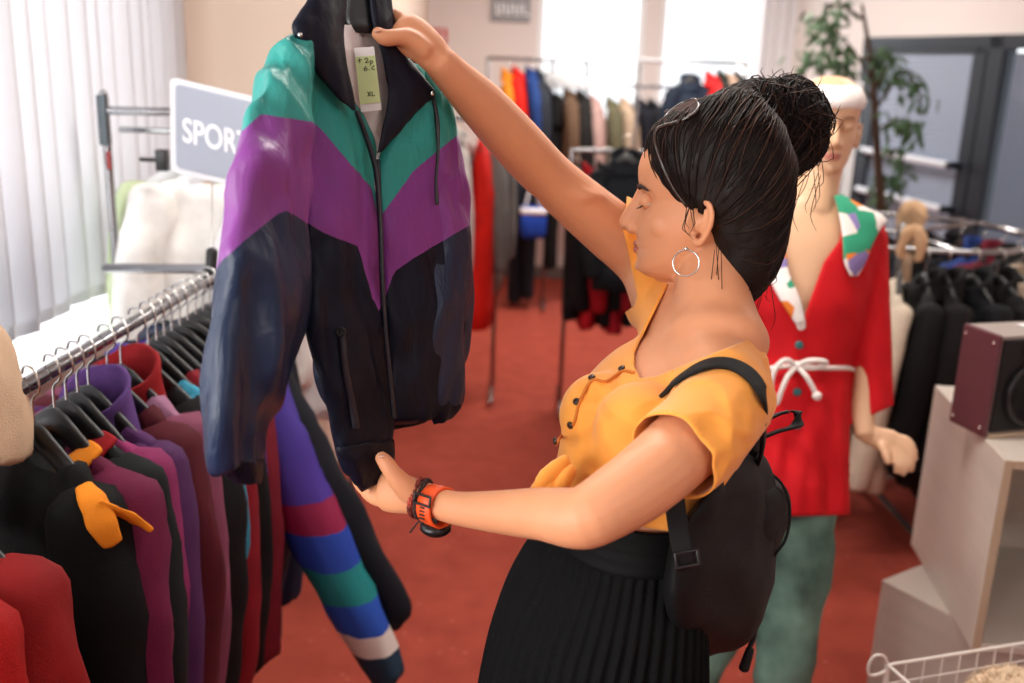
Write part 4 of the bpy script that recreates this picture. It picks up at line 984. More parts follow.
jk = [
 # y, cols(body,sleeve,collar), kwargs, label
 (1.10, [(150,16,14),(156,18,15),(130,14,14)], dict(L=.72), 'bright red jacket nearest the camera at the lower left corner'),
 (1.21, [(20,18,18),(128,18,18),(128,18,18)], dict(L=.74, stripe=(.16,.26,(196,160,128))), 'black and red jacket with a beige band behind the bright red one'),
 (1.47, [(9,10,10),(9,10,10),(12,12,13)], dict(L=.82, W=.155, collar=False), 'plain black jacket with the broad dark shoulder at the left rack front'),
 (1.535, [(92,20,52),(98,22,56),(238,140,34)], dict(L=.80, cuffs=(120,24,30), lapel=(238,140,34), collar=False, W=.186), 'burgundy jacket with a bright orange collar behind the plain black jacket'),
 (1.575, [(14,19,19),(15,20,20),(150,26,32)], dict(L=.82, open_front=True, lapel=(150,24,32)), 'black green jacket with red lined collar behind the orange collared one'),
 (1.615, [(136,44,92),(128,40,86),(150,60,104)], dict(L=.76), 'magenta jacket with only its shoulder strip showing on the left rack'),
 (1.655, [(76,38,84),(74,36,80),(92,62,122)], dict(L=.78), 'plum jacket with a standing lavender lined collar on the left rack'),
 (1.73, [(74,18,28),(78,18,30),(66,14,24)], dict(L=.82), 'dark maroon jacket beside the mauve one with the red collar'),
 (1.785, [(150,104,130),(120,62,84),(146,26,30)], dict(L=.80), 'mauve jacket with a bright red turned collar on the left rack'),
 (1.86, [(14,14,16),(14,14,16),(18,18,20)], dict(L=.84), 'black jacket just behind the mauve jacket with the red collar'),
 (1.91, [(56,140,166),(52,132,158),(60,150,170)], dict(L=.72, swing=(.06,-.02)), 'turquoise jacket whose shoulder shows on the window side of the rail'),
 (1.95, [(118,18,30),(124,20,32),(100,16,26)], dict(L=.84, swing=(0,.03)), 'crimson jacket hanging in the middle of the left rack'),
 (1.99, [(10,10,12),(10,10,12),(12,12,14)], dict(L=.88, swing=(0,.02)), 'long black coat in the middle of the left rack beside the crimson jacket'),
 (2.03, [(88,52,140),(84,50,132),(96,60,150)], dict(L=.80, stripe=(.8,.9,(40,130,140)), swing=(0,.02)), 'violet jacket with a teal band near its hem on the left rack'),
 (2.075, [(110,20,34),(104,18,32),(90,16,28)], dict(L=.86, swing=(0,.05)), 'wine red jacket in front of the striped ski jacket'),
 (2.12, [(52,42,120),(30,70,160),(30,34,60)], dict(L=.82, swing=(0,.285), SLN=.66), 'ski jacket with a violet, magenta, blue and teal striped sleeve and white cuff'),
 (2.17, [(12,15,24),(12,15,24),(14,18,28)], dict(L=.86, swing=(0,.28), SLN=.56), 'navy jacket whose dark sleeve hangs behind the striped sleeve'),
 (2.215, [(60,64,80),(56,60,76),(50,54,70)], dict(L=.80), 'slate grey jacket near the far end of the left rack'),
 (2.26, [(26,44,74),(26,44,74),(30,50,80)], dict(L=.80), 'denim blue jacket second from the far end of the left rack'),
 (2.30, [(16,18,24),(16,18,24),(18,20,26)], dict(L=.80), 'black jacket hanging at the far end of the left rack'),
]
STR = along_mat('striped ski sleeve', [(0,(62,46,132)),(.28,(66,46,134)),(.40,(132,26,66)),(.49,(34,66,160)),(.60,(26,122,124)),(.70,(38,80,176)),(.80,(214,204,196)),(.865,(26,54,74))])
rg_ = random.Random(11)
for i, (y, cols, kw, label) in enumerate(jk):
    sw = kw.pop('swing', (rg_.uniform(-.01,.02), rg_.uniform(-.02,.02)))
    sm = STR if 'striped sleeve and' in label else None
    g = garment('jacket', label, 'jacket', cols, seed=i * 3 + 1, swing=sw, group=G1, sleeve_mat=sm, fwd=(0, rg_.uniform(-.03,.03)), **{'W': .168, 'SLN': .56, 'collar': i in (6, 8), **kw})
    x = rail_x(y); rz = (-.56 if y > 1.4 else -.38) + (y - 1.4) * .22 + rg_.uniform(-.05, .05)
    if sw[1] > .2: rz = -.12
    g.location = (x, y, 1.232); g.rotation_euler = (0, 0, rz)
    hang('near', 'black plastic hanger holding the ' + ' '.join(label.replace('ski jacket with a violet, magenta, blue and teal sleeve','striped ski jacket').split(' on the left rack')[0].split(' in the middle')[0].split(' nearest')[0].split(' hanging')[0].split(' second')[0].replace('striped sleeve and white cuff', 'sleeve').split()[:11]), (x, y + .004, 1.2515), rz, 'hangers on the left rack')
# orange facing of the burgundy jacket, folded out over the shoulder of the black one in front of it
bpy.context.view_layer.update(); dg_ = bpy.context.evaluated_depsgraph_get()
burg = [o for o in C.objects if o.get('label', '').startswith('burgundy jacket')][0]
def hit(x, y, off):
    d = (P(x, y, 1) - CAM).normalized(); r_ = SC.ray_cast(dg_, CAM, d)
    return (r_[1] - d * off) if r_[0] else P(x, y, 1.55)
inv = burg.matrix_world.inverted()
for pts, rr in (([(84,486),(92,500),(102,522),(112,543)], [.013,.019,.021,.014]), ([(98,503),(116,511),(134,519),(150,530)], [.009,.012,.011,.006])):
    zz_ = [hit(x, y, .012) for x, y in pts]
    MB().tube([inv @ q for q in zz_], rr, 14, 5, flat=.35, up=inv.to_3x3() @ RIGHT).fold(.003, 40, 20, 3).build('orange_facing', cloth('cloth 238 140 34 75', (238, 140, 34), .75), burg)
# beige scarf over the near end of the rail
sc_ = MB()
sc_.tube([Vector((-.835, 1.38, 1.02)), Vector((-.83, 1.39, 1.16)), Vector((-.815, 1.40, 1.28)), Vector((-.785, 1.405, 1.335)), Vector((-.76, 1.405, 1.28)), Vector((-.75, 1.40, 1.20)), Vector((-.745, 1.39, 1.15))], [.07,.075,.07,.065,.07,.075,.07], 20, 5, flat=.28, up=(0, 1, 0)).fold(.008, 24, 6, 5)
tag(sc_.build('scarf', cloth('beige wool', (206, 176, 146), .95)), 'beige scarf laid over the near end of the left rail', 'scarf')
# ---------------------------------------------------------------- SPORT sign on its rod at the far end of the rail
sn_ = thing('shelf_sign', 'grey sign reading SPORT on a thin rod at the end of the left rail', 'sign', (rail_x(2.33), 2.33, 1.25))
TL, TR, BL, BR = P(170,77,2.33), P(292,106,2.36), P(171,172,2.33), P(288,206,2.36)
ux = (TR - TL); wS = ux.length; ux.normalize(); uy = (TL - BL); hS = uy.length; uy.normalize(); un = ux.cross(uy).normalized(); oS = BL
def rrect(x0, y0, x1, y1, r, off, k=6):
    pts = []
    for cx_, cy_, a0 in ((x1 - r, y1 - r, 0), (x0 + r, y1 - r, pi/2), (x0 + r, y0 + r, pi), (x1 - r, y0 + r, 1.5*pi)):
        for q in range(k + 1): a = a0 + pi/2*q/k; pts.append(oS + ux*(cx_ + r*math.cos(a)) + uy*(cy_ + r*math.sin(a)) + un*off)
    return pts
M_sb = mat('sign border', (226, 228, 234), .45); M_sf = mat('sign blue grey', (162, 170, 186), .5)
MB().loft([rrect(0,0,wS,hS,.016,-.003), rrect(0,0,wS,hS,.016,.003)]).build('board', M_sb, sn_, False)
MB().loft([rrect(.013,.013,wS-.013,hS-.013,.012,.003), rrect(.013,.013,wS-.013,hS-.013,.012,.004)]).build('face', M_sf, sn_, False)
tm = text_mesh('SPORT', .078, .0005, .0012)
xs = [v.co.x for v in tm.vertices]; ys = [v.co.y for v in tm.vertices]; x0, x1, y0, y1 = min(xs), max(xs), min(ys), max(ys)
tw, th_ = .158, .058
pt0 = P(183,139,2.33); dloc = pt0 - oS; by0 = dloc.dot(uy) - .001; bx0 = dloc.dot(ux) + .018
for v in tm.vertices:
    a = (v.co.x - x0) / (x1 - x0) * tw + bx0; b = (v.co.y - y0) / (y1 - y0) * th_ + by0; zz = v.co.z
    v.co = oS + ux * a + uy * b + un * (.0045 + zz)
obj('lettering', tm, mat('sign letters', (244, 246, 250), .5), sn_, False)
rod0 = P(212,184,2.345); rod1 = P(212,272,2.345)
MB().tube([rod0, rod1], .0022, 10, 1).build('rod', M_silver, sn_)
MB().tube([P(212,252,2.345), P(211,285,2.345)], .014, 14, 1).build('clamp', M_black, sn_)
# ---------------------------------------------------------------- second rack by the blinds, with white clothes
rk2 = thing('clothes_rack', 'steel wall side rack by the blinds carrying pale clothes', 'clothes rack', (-1.05, 2.75, 0))
pz = P(104,100,2.62); x2, y2 = pz.x, pz.y
MB().tube([Vector((x2, y2, .03)), Vector((x2, y2, PY(104,93,y2).z))], .011, 12, 1).build('upright', M_chrome, rk2)
MB().box((x2 - .004, y2, PY(104,120,y2).z), (.026, .026, .13)).build('bracket', mat('dark steel', (70, 76, 80), .35, .8), rk2, False, .003)
MB().box((x2 + .003, y2 - .004, PY(104,160,y2).z), (.013, .014, .05)).build('red_clip', mat('red plastic clip', (150, 48, 46), .5), rk2, False, .003)
zu = PY(150,112,y2).z; zl = PY(150,268,y2).z
MB().tube([Vector((x2, y2, zu)), Vector((x2 + .62, y2 + .12, zu))], .011, 14, 1).tube([Vector((x2, y2 + .1, zu - .055)), Vector((x2 + .62, y2 + .1, zu - .055))], .008, 10, 1).build('upper_rail', M_chrome, rk2)
MB().tube([P(106,268,2.60), P(206,269,2.46)], .0125, 14, 1).build('lower_rail', M_chrome, rk2)
MB().tube([Vector((x2 + .62, y2 + .12, .03)), Vector((x2 + .62, y2 + .12, zu))], .011, 12, 1).build('upright', M_chrome, rk2)
kb = P(158,160,2.62)
MB().tube([kb + Vector((-.045, 0, 0)), kb], .006, 10, 1).box(kb + Vector((.012, 0, .0)), (.03, .03, .055)).build('clamp_knob', M_black, rk2, True, .004)
for k, (dx, dy, rz, lab, c, W_) in enumerate(((.17, .16, .30, 'pale green edged white blouse nearest the blinds', (204, 218, 176), .16), (.26, .07, .22, 'broad sheer white blouse beneath the SPORT sign', (236, 233, 228), .19), (.50, .10, .25, 'white shirt hanging behind the rod of the SPORT sign', (236, 234, 234), .17))):
    g = garment('blouse', lab, 'blouse', [c, c, c], W=W_, L=.80, t=.028, SLN=.5, seed=60 + k, group='white clothes on the second rack', rough=.8, collar=False, amp=1.5)
    zz = zu - .055; g.location = (x2 + dx, y2 + dy, zz - .014); g.rotation_euler = (0, 0, rz)
    hang('white', 'white hanger holding the ' + lab, (x2 + dx, y2 + dy, zz + .005), rz, 'hangers on the second rack', M_hangw)
# ---------------------------------------------------------------- vertical blinds
M_bl = bpy.data.materials.new('translucent blind'); M_bl.use_nodes = True; nt = M_bl.node_tree; nt.nodes.remove(nt.nodes['Principled BSDF'])
d1 = nt.nodes.new('ShaderNodeBsdfDiffuse'); d1.inputs[0].default_value = (.74, .74, .76, 1); d2 = nt.nodes.new('ShaderNodeBsdfTranslucent'); d2.inputs[0].default_value = (.9, .9, .93, 1)
mx = nt.nodes.new('ShaderNodeMixShader'); mx.inputs[0].default_value = .32; nt.links.new(d1.outputs[0], mx.inputs[1]); nt.links.new(d2.outputs[0], mx.inputs[2]); nt.links.new(mx.outputs[0], nt.nodes['Material Output'].inputs[0])
vb = thing('vertical_blind', 'white vertical strip blinds covering the left window', 'blinds', (XL + .1, 2.6, 1.05))
MB().box((XL + .10, 2.35, 2.52), (.05, 2.6, .05)).build('head_rail', M_white, vb, False, .004)
yb = 3.62; k = 0
while yb > 1.25:
    a = .55 + .25 * math.sin(k * 1.7); L0 = 1.055 + .006 * (k % 2)
    d = Vector((math.sin(a) * .5, math.cos(a), 0)).normalized(); nn = Vector((d.y, -d.x, 0)); c = Vector((XL + .11, yb, 0)); rows_ = []
    for z in (L0, 1.5, 2.0, 2.5):
        fr_ = [c + d * (-.062 + .124 * q / 8) + nn * .008 * math.sin(pi * q / 8) + Vector((0, 0, z)) for q in range(9)]
        rows_.append([p + nn * .0006 for p in fr_] + [p - nn * .0006 for p in fr_[::-1]])
    s_ = MB().loft(rows_).build('slat', M_bl, vb)
    MB().box(c + Vector((0, 0, L0 + .02)), (.004, .118, .035), Matrix.Rotation(-math.atan2(d.x, d.y), 3, 'Z')).build('bottom_weight', M_white, s_, False)
    yb -= .105; k += 1
ch = MB(); pts = []
for q in range(60):
    f = q / 59 * 12; y = 3.5 - f * .105; pts.append(Vector((XL + .13, y, 1.052 - .03 * abs(math.sin(f * pi)))))
ch.tube(pts, .0022, 5, 1).build('bead_chain', M_white, vb)
ch = MB().tube([P(54,335,2.3), P(57,352,2.3), P(70,361,2.3), P(82,356,2.3), P(86,340,2.3)], .0025, 6, 4).build('loose_chain', M_white, vb)
# ---------------------------------------------------------------- far racks
def far(kind, x0, x1, yt, yb, Y, col, label, group, face=False, key='far', hm=None, cat=None):
    "a garment on a far rack between photo columns x0,x1 and rows yt,yb at distance Y; edge on unless face"
    a = PY(x0, yt, Y); b = PY(x1, yb, Y); w_ = abs(b.x - a.x); top = a.z + .085; L = top - b.z; cx_ = (a.x + b.x) / 2
    if face: kw = dict(W=w_ / 2 * .82, t=.07)
    else: kw = dict(W=.19, t=max(.03, w_ / 2 * .9))
    if kind == 'trousers': g = trousers(label, col, L=L - .1, seed=int(x0), group=group, lod=0, W=.17, t=max(.03, w_ / 2 * .8))
    elif kind == 'dress': g = garment('dress', label, 'dress', [col, col], L=L, SLN=0, collar=False, seed=int(x0), lod=0, flare=1.15, group=group, **kw)
    else: g = garment(kind, label, cat or kind, [col, tuple(int(v * .92) for v in col), col], L=L, SLN=min(.55, max(.2, L - .25)), seed=int(x0), lod=0, group=group, swing=((-.02, -.02) if not face else (-.03, -.03)), **kw)
    rz = (0 if face else pi / 2) + random.uniform(-.12, .12)
    g.location = (cx_, Y, top); g.rotation_euler = (0, 0, rz)
    hang('far' + ('w' if hm else ''), ('white' if hm else 'dark') + ' hanger holding the ' + label, (cx_, Y, top + .012), rz, 'hangers: ' + group, hm)
    return g
def rack(name, label, x0, x1, yr, Y, posts, lower=None):
    a = PY(x0, yr, Y); b = PY(x1, yr, Y)
    t = thing(name, label, 'clothes rack', ((a.x + b.x) / 2, Y, 0))
    MB().tube([Vector((a.x, Y, a.z)), Vector((b.x, Y, a.z))], .0125, 10, 1).build('rail', M_chrome, t)
    for px in posts:
        p = PY(px, yr, Y)
        MB().tube([Vector((p.x, Y, .04)), Vector((p.x, Y, a.z))], .0125, 10, 1).build('upright', M_chrome, t)
        MB().tube([Vector((p.x, Y - .25, .035)), Vector((p.x, Y + .25, .035))], .0125, 10, 1).build('foot_bar', M_chrome, t)
    if lower:
        p = PY(x0, lower, Y); MB().tube([Vector((a.x, Y, p.z)), Vector((b.x, Y, p.z))], .0125, 10, 1).build('lower_rail', M_chrome, t)
    return t
GA = 'clothes on the far rack by the grey sign'; YA = 7.3
rack('clothes_rack', 'tall chrome rack below the grey sign at the far wall', 488, 588, 58, YA, (488, 553, 588), 165)
for kind, x0, x1, yt, yb, col, lab in (
  ('coat',501,513,74,245,(226,138,36),'amber yellow coat at the left end of the far rack'), ('coat',511,526,72,168,(214,34,24),'bright red coat beside the amber one on the far rack'),
  ('jacket',525,539,72,160,(38,68,132),'royal blue jacket beside the red coat on the far rack'), ('jacket',537,547,74,165,(46,50,60),'charcoal jacket right of the royal blue one on the far rack'),
  ('trousers',544,561,92,262,(16,15,16),'black trousers below the white hangers on the far rack'), ('coat',560,578,92,205,(104,80,62),'brown coat right of the black trousers on the far rack'),
  ('trousers',510,524,178,296,(22,24,34),'navy trousers on the lower rail of the far rack'), ('trousers',523,534,182,292,(26,28,36),'charcoal trousers beside the navy pair on the lower rail'),
  ('coat',577,588,96,210,(30,28,28),'black coat at the right end of the far rack')):
    far(kind, x0, x1, yt, yb, YA, col, lab, GA)
for k in range(6):
    p = PY(541 + k * 6.5, 74, YA - .0)
    hang('farw', ('first','second','third','fourth','fifth','sixth')[k] + ' empty white hanger from the left on the far rack', (p.x, YA, PY(541, 58, YA).z), pi / 2 + .5 + .1 * k, 'empty white hangers', M_hangw)
# blue shopping bag hanging low on the far rack
p0 = PY(521,206,YA - .3); p1 = PY(546,238,YA - .3)
bg_ = thing('blue_bag', 'royal blue bag with a white band hanging low on the far rack', 'bag', ((p0.x + p1.x) / 2, YA - .3, p1.z))
MB().loft([ring(Vector(((p0.x + p1.x) / 2, YA - .3, z)), Vector((abs(p1.x - p0.x) / 2 * k, 0, 0)), Vector((0, .06 * k, 0)), 20, 4) for z, k in ((p1.z, .8), (p1.z + .04, 1), ((p0.z + p1.z) / 2, 1.0), (p0.z, .95))]).fold(.01, 14, 8, 2).build('bag_body', cloth('blue bag cloth', (30, 64, 158)), bg_)
MB().loft([ring(Vector(((p0.x + p1.x) / 2, YA - .3, z)), Vector((abs(p1.x - p0.x) / 2 * 1.02, 0, 0)), Vector((0, .064, 0)), 20, 4) for z in (p0.z - .05, p0.z - .005)], caps=(False, False)).build('white_band', M_sw, bg_, solid=.003)
MB().tube([Vector((p0.x + .03, YA - .3, p0.z - .01)), Vector(((p0.x + p1.x) / 2, YA - .28, p0.z + .22)), Vector((p1.x - .03, YA - .3, p0.z - .01))], .008, 8, 4).build('handle', M_sw, bg_)
# nearer rack end with the long red dress
YR = 5.2; GR = 'clothes on the rack with the red dress'
ra = PY(380,120,YR); rb = PY(500,118,YR)
rack('clothes_rack', 'chrome rack carrying the long red dress behind the windbreaker', 395, 500, 116, YR, (395, 500))
far('dress',466,494,128,322,YR,(212,30,20),'long bright red dress hanging just right of the windbreaker',GR)
far('shirt',456,468,136,300,YR - .05,(220,214,208),'white shirt between the windbreaker and the red dress',GR)
far('coat',490,503,140,288,YR + .15,(120,116,112),'grey coat right of the long red dress',GR)
far('coat',440,456,126,300,YR,(40,40,44),'dark coat hidden mostly behind the windbreaker',GR)
far('coat',424,440,126,300,YR,(84,40,44),'maroon coat behind the windbreaker at the rack with the red dress',GR)
# rack in front of the window
GB = 'clothes on the window rack'; YB_ = 7.6
rack('clothes_rack', 'low chrome rack in front of the middle of the far window', 578, 672, 84, YB_, (578, 672))
for kind, x0, x1, yt, yb, col, lab in (('coat',581,607,100,205,(206,168,160),'pale pink coat in front of the far window'), ('shirt',606,618,102,190,(110,106,82),'olive shirt right of the pale pink coat'), ('coat',617,632,102,195,(202,176,150),'sand coloured coat in front of the far window'),
  ('jacket',631,647,102,200,(30,32,42),'dark navy jacket right of the sand coat'), ('jacket',645,660,104,200,(22,24,30),'black jacket at the right of the window rack')):
    far(kind, x0, x1, yt, yb, YB_, col, lab, GB)
GC = 'clothes on the rack under the second window'; YC = 7.0
rack('clothes_rack', 'chrome rack under the second far window above the head of the woman', 640, 748, 60, YC, (640, 748))
far('jacket',668,706,80,165,YC,(24,34,50),'dark navy jacket facing the room with a pale patch',GC,face=True)
for kind, x0, x1, yt, yb, col, lab in (('jacket',702,719,78,160,(204,32,34),'red jacket between dark ones under the second window'), ('jacket',716,728,76,160,(36,38,34),'dark olive jacket right of the red one'), ('coat',727,735,80,160,(182,152,132),'tan coat near the right end of the window rack'), ('coat',734,743,78,165,(30,36,38),'dark coat at the right end of the window rack')):
    far(kind, x0, x1, yt, yb, YC, col, lab, GC)
# dark jackets in the middle distance behind the raised arm
GD = 'dark jackets behind the woman'; YD = 5.0
rack('clothes_rack', 'chrome rack of dark jackets standing behind the woman', 572, 690, 150, YD, (572, 690))
for kind, x0, x1, yt, yb, col, lab, fc in (('jacket',592,650,158,290,(18,22,28),'black jacket with a red neck label facing the room behind the woman',True), ('jacket',566,584,170,312,(16,16,19),'black jacket at the left end of the rack behind the woman',False), ('jacket',582,598,172,322,(176,24,36),'scarlet jacket between black ones behind the woman',False),
  ('jacket',596,612,170,318,(18,18,22),'black jacket right of the scarlet one behind the woman',False), ('jacket',610,624,172,325,(158,26,40),'crimson jacket low behind the raised arm of the woman',False), ('jacket',622,640,172,318,(20,20,24),'black jacket nearest the face of the woman on the far rack',False)):
    far(kind, x0, x1, yt, yb, YD - (.35 if fc else 0), col, lab, GD, face=fc)
# ---------------------------------------------------------------- round rack
RC = Vector((1.55, 4.0, 0)); RH = 1.15; RR = .49
rr_ = thing('round_rack', 'round chrome clothes rack full of dark clothes behind the speaker', 'clothes rack', RC)
MB().torus(RC + Vector((0, 0, RH)), (0, 0, 1), RR, .0125, 64, 12).build('ring_rail', M_chrome, rr_)
MB().tube([RC + Vector((0, 0, .05)), RC + Vector((0, 0, RH + .02))], .018, 14, 1).build('post', M_chrome, rr_)
for k in range(3):
    a = k * 2 * pi / 3 + .6; d = Vector((math.cos(a), math.sin(a), 0))
    MB().tube([RC + Vector((0, 0, RH - .01)), RC + d * RR + Vector((0, 0, RH))], .009, 10, 1).build('spoke', M_chrome, rr_)
    MB().tube([RC + Vector((0, 0, .06)), RC + d * .48 + Vector((0, 0, .03))], .014, 10, 1).build('foot', M_chrome, rr_)
GQ = 'clothes around the round rack'
palette = [((12,11,12),'black'), ((18,14,14),'dark brown'), ((14,16,22),'black navy'), ((30,90,150),'blue'), ((14,14,14),'black'), ((104,24,40),'maroon'), ((40,130,140),'teal'), ((12,12,14),'black'), ((214,214,218),'white'), ((22,22,26),'black'), ((36,60,120),'navy blue'), ((70,40,36),'brown'), ((150,120,96),'tan')]
NQ = 30
for k in range(NQ):
    a = 2 * pi * k / NQ + .07 + (.11 if k == 20 else .07 if k == 21 else 0); d = Vector((math.cos(a), math.sin(a), 0)); p = RC + d * RR
    front = d.y < -.25
    side = 'window side' if d.y > .3 and d.x < .3 else 'door side' if d.y > -.2 and d.x > 0 else 'near side'
    if k == 20:
        g = garment('coat', 'long cream coat with a rounded shoulder hanging beside the red tunic sleeve', 'coat', [(206,192,172)] * 3, L=.84, W=.22, t=.055, SLN=.62, seed=k, lod=0, group='pale clothes on the round rack', collar=False)
    elif k == 19:
        c, nm = ((206,192,172), 'cream') if k % 2 else ((190,176,160), 'beige grey')
        g = trousers('%s trousers on the left of the round rack, number counted outwards by the red sleeve' % nm if False else '%s trousers hanging at the left of the round rack beside the mannequin hand' % nm, c, L=.78, seed=k, group='pale trousers on the round rack', W=.14)
    else:
        if front: c, nm = [((11,10,11),'black'), ((17,13,13),'dark brown'), ((13,14,19),'black navy')][k % 3]
        else: c, nm = palette[(k * 5) % len(palette)]
        if 285 < math.degrees(a) % 360 < 325 and k % 2: c, nm = (198,178,156), 'beige fleece'
        g = garment('coat', '%s coat hanging on the %s of the round rack' % (nm, side), 'coat', [c, c, c], L=.80 + .06 * (k % 3), W=.20, t=.045, SLN=.55, seed=k + 80, group='%s coats on the %s of the round rack' % (nm, side), lod=0)
    g.location = p + Vector((0, 0, RH - .018)); g.rotation_euler = (0, 0, a)
    hang('round', 'black hanger hooked over the ring of the round rack', p + Vector((0, 0, RH + .001)), a, 'hangers on the round rack')
for (x, y, z, r, lab) in ((913,217,4.05,.036,'tan cloth bundle laid over the back of the round rack ring'), (913,240,3.42,.024,'small tan cloth hanging under the front of the round rack ring')):
    c = P(x, y, z)
    b = MB(); b.tube([c + Vector((-.03, .02, -.06)), c + Vector((-.022, .01, .015)), c + Vector((0, 0, .035)), c + Vector((.02, -.01, .01)), c + Vector((.024, -.01, -.065))], [r*.7, r, r*.95, r, r*.6], 16, 4, flat=.8).fold(.014, 28, 16, 3)
    tag(b.build('cloth_bundle', cloth('tan cloth', (196, 160, 124), .95)), lab, 'cloth')
# ---------------------------------------------------------------- display boxes, speaker
M_box = mat('pale laminate', (206, 196, 184), .5, var=.05, vscale=3, stretch=(1, 1, 8)); M_edge = mat('worn pale edge', (186, 164, 138), .6)
A = PH(935,385,.9); B = PH(1005,460,.9); ev = (A - B); dep = ev.length; ev.normalize(); rv = Vector((ev.y, -ev.x, 0)); up = Vector((0, 0, 1)); WB = .55; T = .02; z0 = .402
bx = thing('display_box', 'open fronted pale display box carrying the speaker', 'box', B + rv * .27 + ev * .28 - up * (.9 - z0))
def pan(o, a, b, c, name, m=None): # corner o, extents a,b,c vectors
    q = [o, o + a, o + a + b, o + b]; return MB().hexa(q + [p + c for p in q]).build(name, m or M_box, bx, False, .002)
Bz = Vector((B.x, B.y, z0)); Hh = .9 - z0
pan(Bz, rv * T, ev * dep, up * Hh, 'side_panel'); pan(Bz + rv * (WB - T), rv * T, ev * dep, up * Hh, 'side_panel')
pan(Bz + rv * T + up * (Hh - T), rv * (WB - 2 * T), ev * dep, up * T, 'top_panel'); pan(Bz + rv * T, rv * (WB - 2 * T), ev * dep, up * T, 'bottom_panel')
pan(Bz + rv * T + up * T + ev * (dep - .012), rv * (WB - 2 * T), ev * .012, up * (Hh - 2 * T), 'back_panel')
pan(Bz - ev * .0015, rv * T, ev * .0015, up * Hh, 'edge_strip', M_edge); pan(Bz - ev * .0015 + rv * T + up * (Hh - T), rv * (WB - 2*T), ev * .0015, up * T, 'edge_strip', M_edge)
c0 = PH(882,580,.40); e1 = PH(935,607,.40) - c0; e2 = PH(912,564,.40) - c0; e1.normalize(); e2 = Vector((-e1.y, e1.x, 0)) if Vector((-e1.y, e1.x, 0)).dot(e2) > 0 else Vector((e1.y, -e1.x, 0))
b2 = thing('display_box', 'lower pale display box standing on the floor under the open one', 'box', c0 - up * .4 + (e1 + e2) * .3)
def pan2(o, a, b, c, name, m=None):
    q = [o, o + a, o + a + b, o + b]; return MB().hexa(q + [p + c for p in q]).build(name, m or M_box, b2, False, .002)
g0 = Vector((c0.x, c0.y, 0)); S2 = .62
pan2(g0 + up * .38, e1 * S2, e2 * S2, up * .02, 'top_panel'); pan2(g0 + e1 * .018, e1 * (S2 - .036), e2 * .018, up * .38, 'front_panel')
pan2(g0, e1 * .018, e2 * S2, up * .38, 'side_panel'); pan2(g0 + e1 * (S2 - .018), e1 * .018, e2 * S2, up * .38, 'side_panel'); pan2(g0 + e1 * .018 + e2 * (S2 - .018), e1 * (S2 - .036), e2 * .018, up * .38, 'side_panel')
# speaker
s0 = PH(982,438,.9015); s1 = PH(948,421,.9015); sd = (s1 - s0); SD = sd.length; sd.normalize(); sr = Vector((sd.y, -sd.x, 0)); SW = .34
# its height from the upper corner of the side panel
hz = .235
for q in range(60):
    if proj(s0 + up * hz)[1] > 337: hz += .003
sp_ = thing('speaker', 'burgundy sided loudspeaker with a black front on the open display box', 'speaker', s0 + sr * .17 + sd * SD / 2)
M_burg = mat('burgundy side panel', (92, 48, 56), .45, var=.08, vscale=20, bump=.15, bscale=400); M_grey = mat('grey cabinet', (150, 138, 130), .5); M_cone = mat('black speaker front', (20, 20, 21), .5, spec=.25)
def hx(o, a, b, c): q = [o, o + a, o + a + b, o + b]; return MB().hexa(q + [p + c for p in q])
hx(s0 + sr * .012, sr * (SW - .024), sd * SD, up * hz).build('cabinet', M_grey, sp_, False, .003)
for k in (0, 1): sideo = hx(s0 + sr * (k * (SW - .012)) - sd * .004, sr * .012, sd * (SD + .004), up * (hz + .003)).build('side_panel', M_burg, sp_, False, .006); 
hx(s0 + sr * .014 - sd * .006 + up * .014, sr * (SW - .028), sd * .007, up * (hz - .022)).build('front_baffle', M_cone, sp_, False, .003)
hx(s0 + sr * .013 - sd * .010, sr * (SW - .026), sd * .012, up * .010).build('lower_trim', M_edge, sp_, False, .002)
cW = s0 + sr * .125 + up * (hz * .42) - sd * .006
wf_ = MB().loft([ring(cW - sd * d, sr * r, up * r, 40) for d, r in ((0, .088), (.006, .086), (.006, .076), (-.018, .040), (-.026, .026))], caps=(True, True)).build('woofer', M_cone, sp_)
MB().ball(cW + sd * .018, .024, 18, 12).build('dust_cap', M_black, wf_)
MB().torus(cW - sd * .006, sd, .080, .005, 40, 8).build('surround', M_black, wf_)
cT = s0 + sr * .10 + up * (hz * .86) - sd * .006
MB().loft([ring(cT - sd * d, sr * r, up * r, 28) for d, r in ((0, .026), (.005, .025), (.002, .016), (-.004, .008))]).build('tweeter', M_cone, sp_)
for u, v in ((.1, .08), (.88, .08), (.1, .92), (.88, .92)):
    MB().disc(s0 + sd * (SD * u) + up * (hz * v), -sr, .0050, .003, 12).build('screw', M_silver, sp_)
MB().box(s0 + sr * .16 + sd * SD * .5 + up * (hz + .0035), (.07, .05, .002), Matrix.Rotation(.4, 3, 'Z')).build('paper_label', M_tagw, sp_, False)
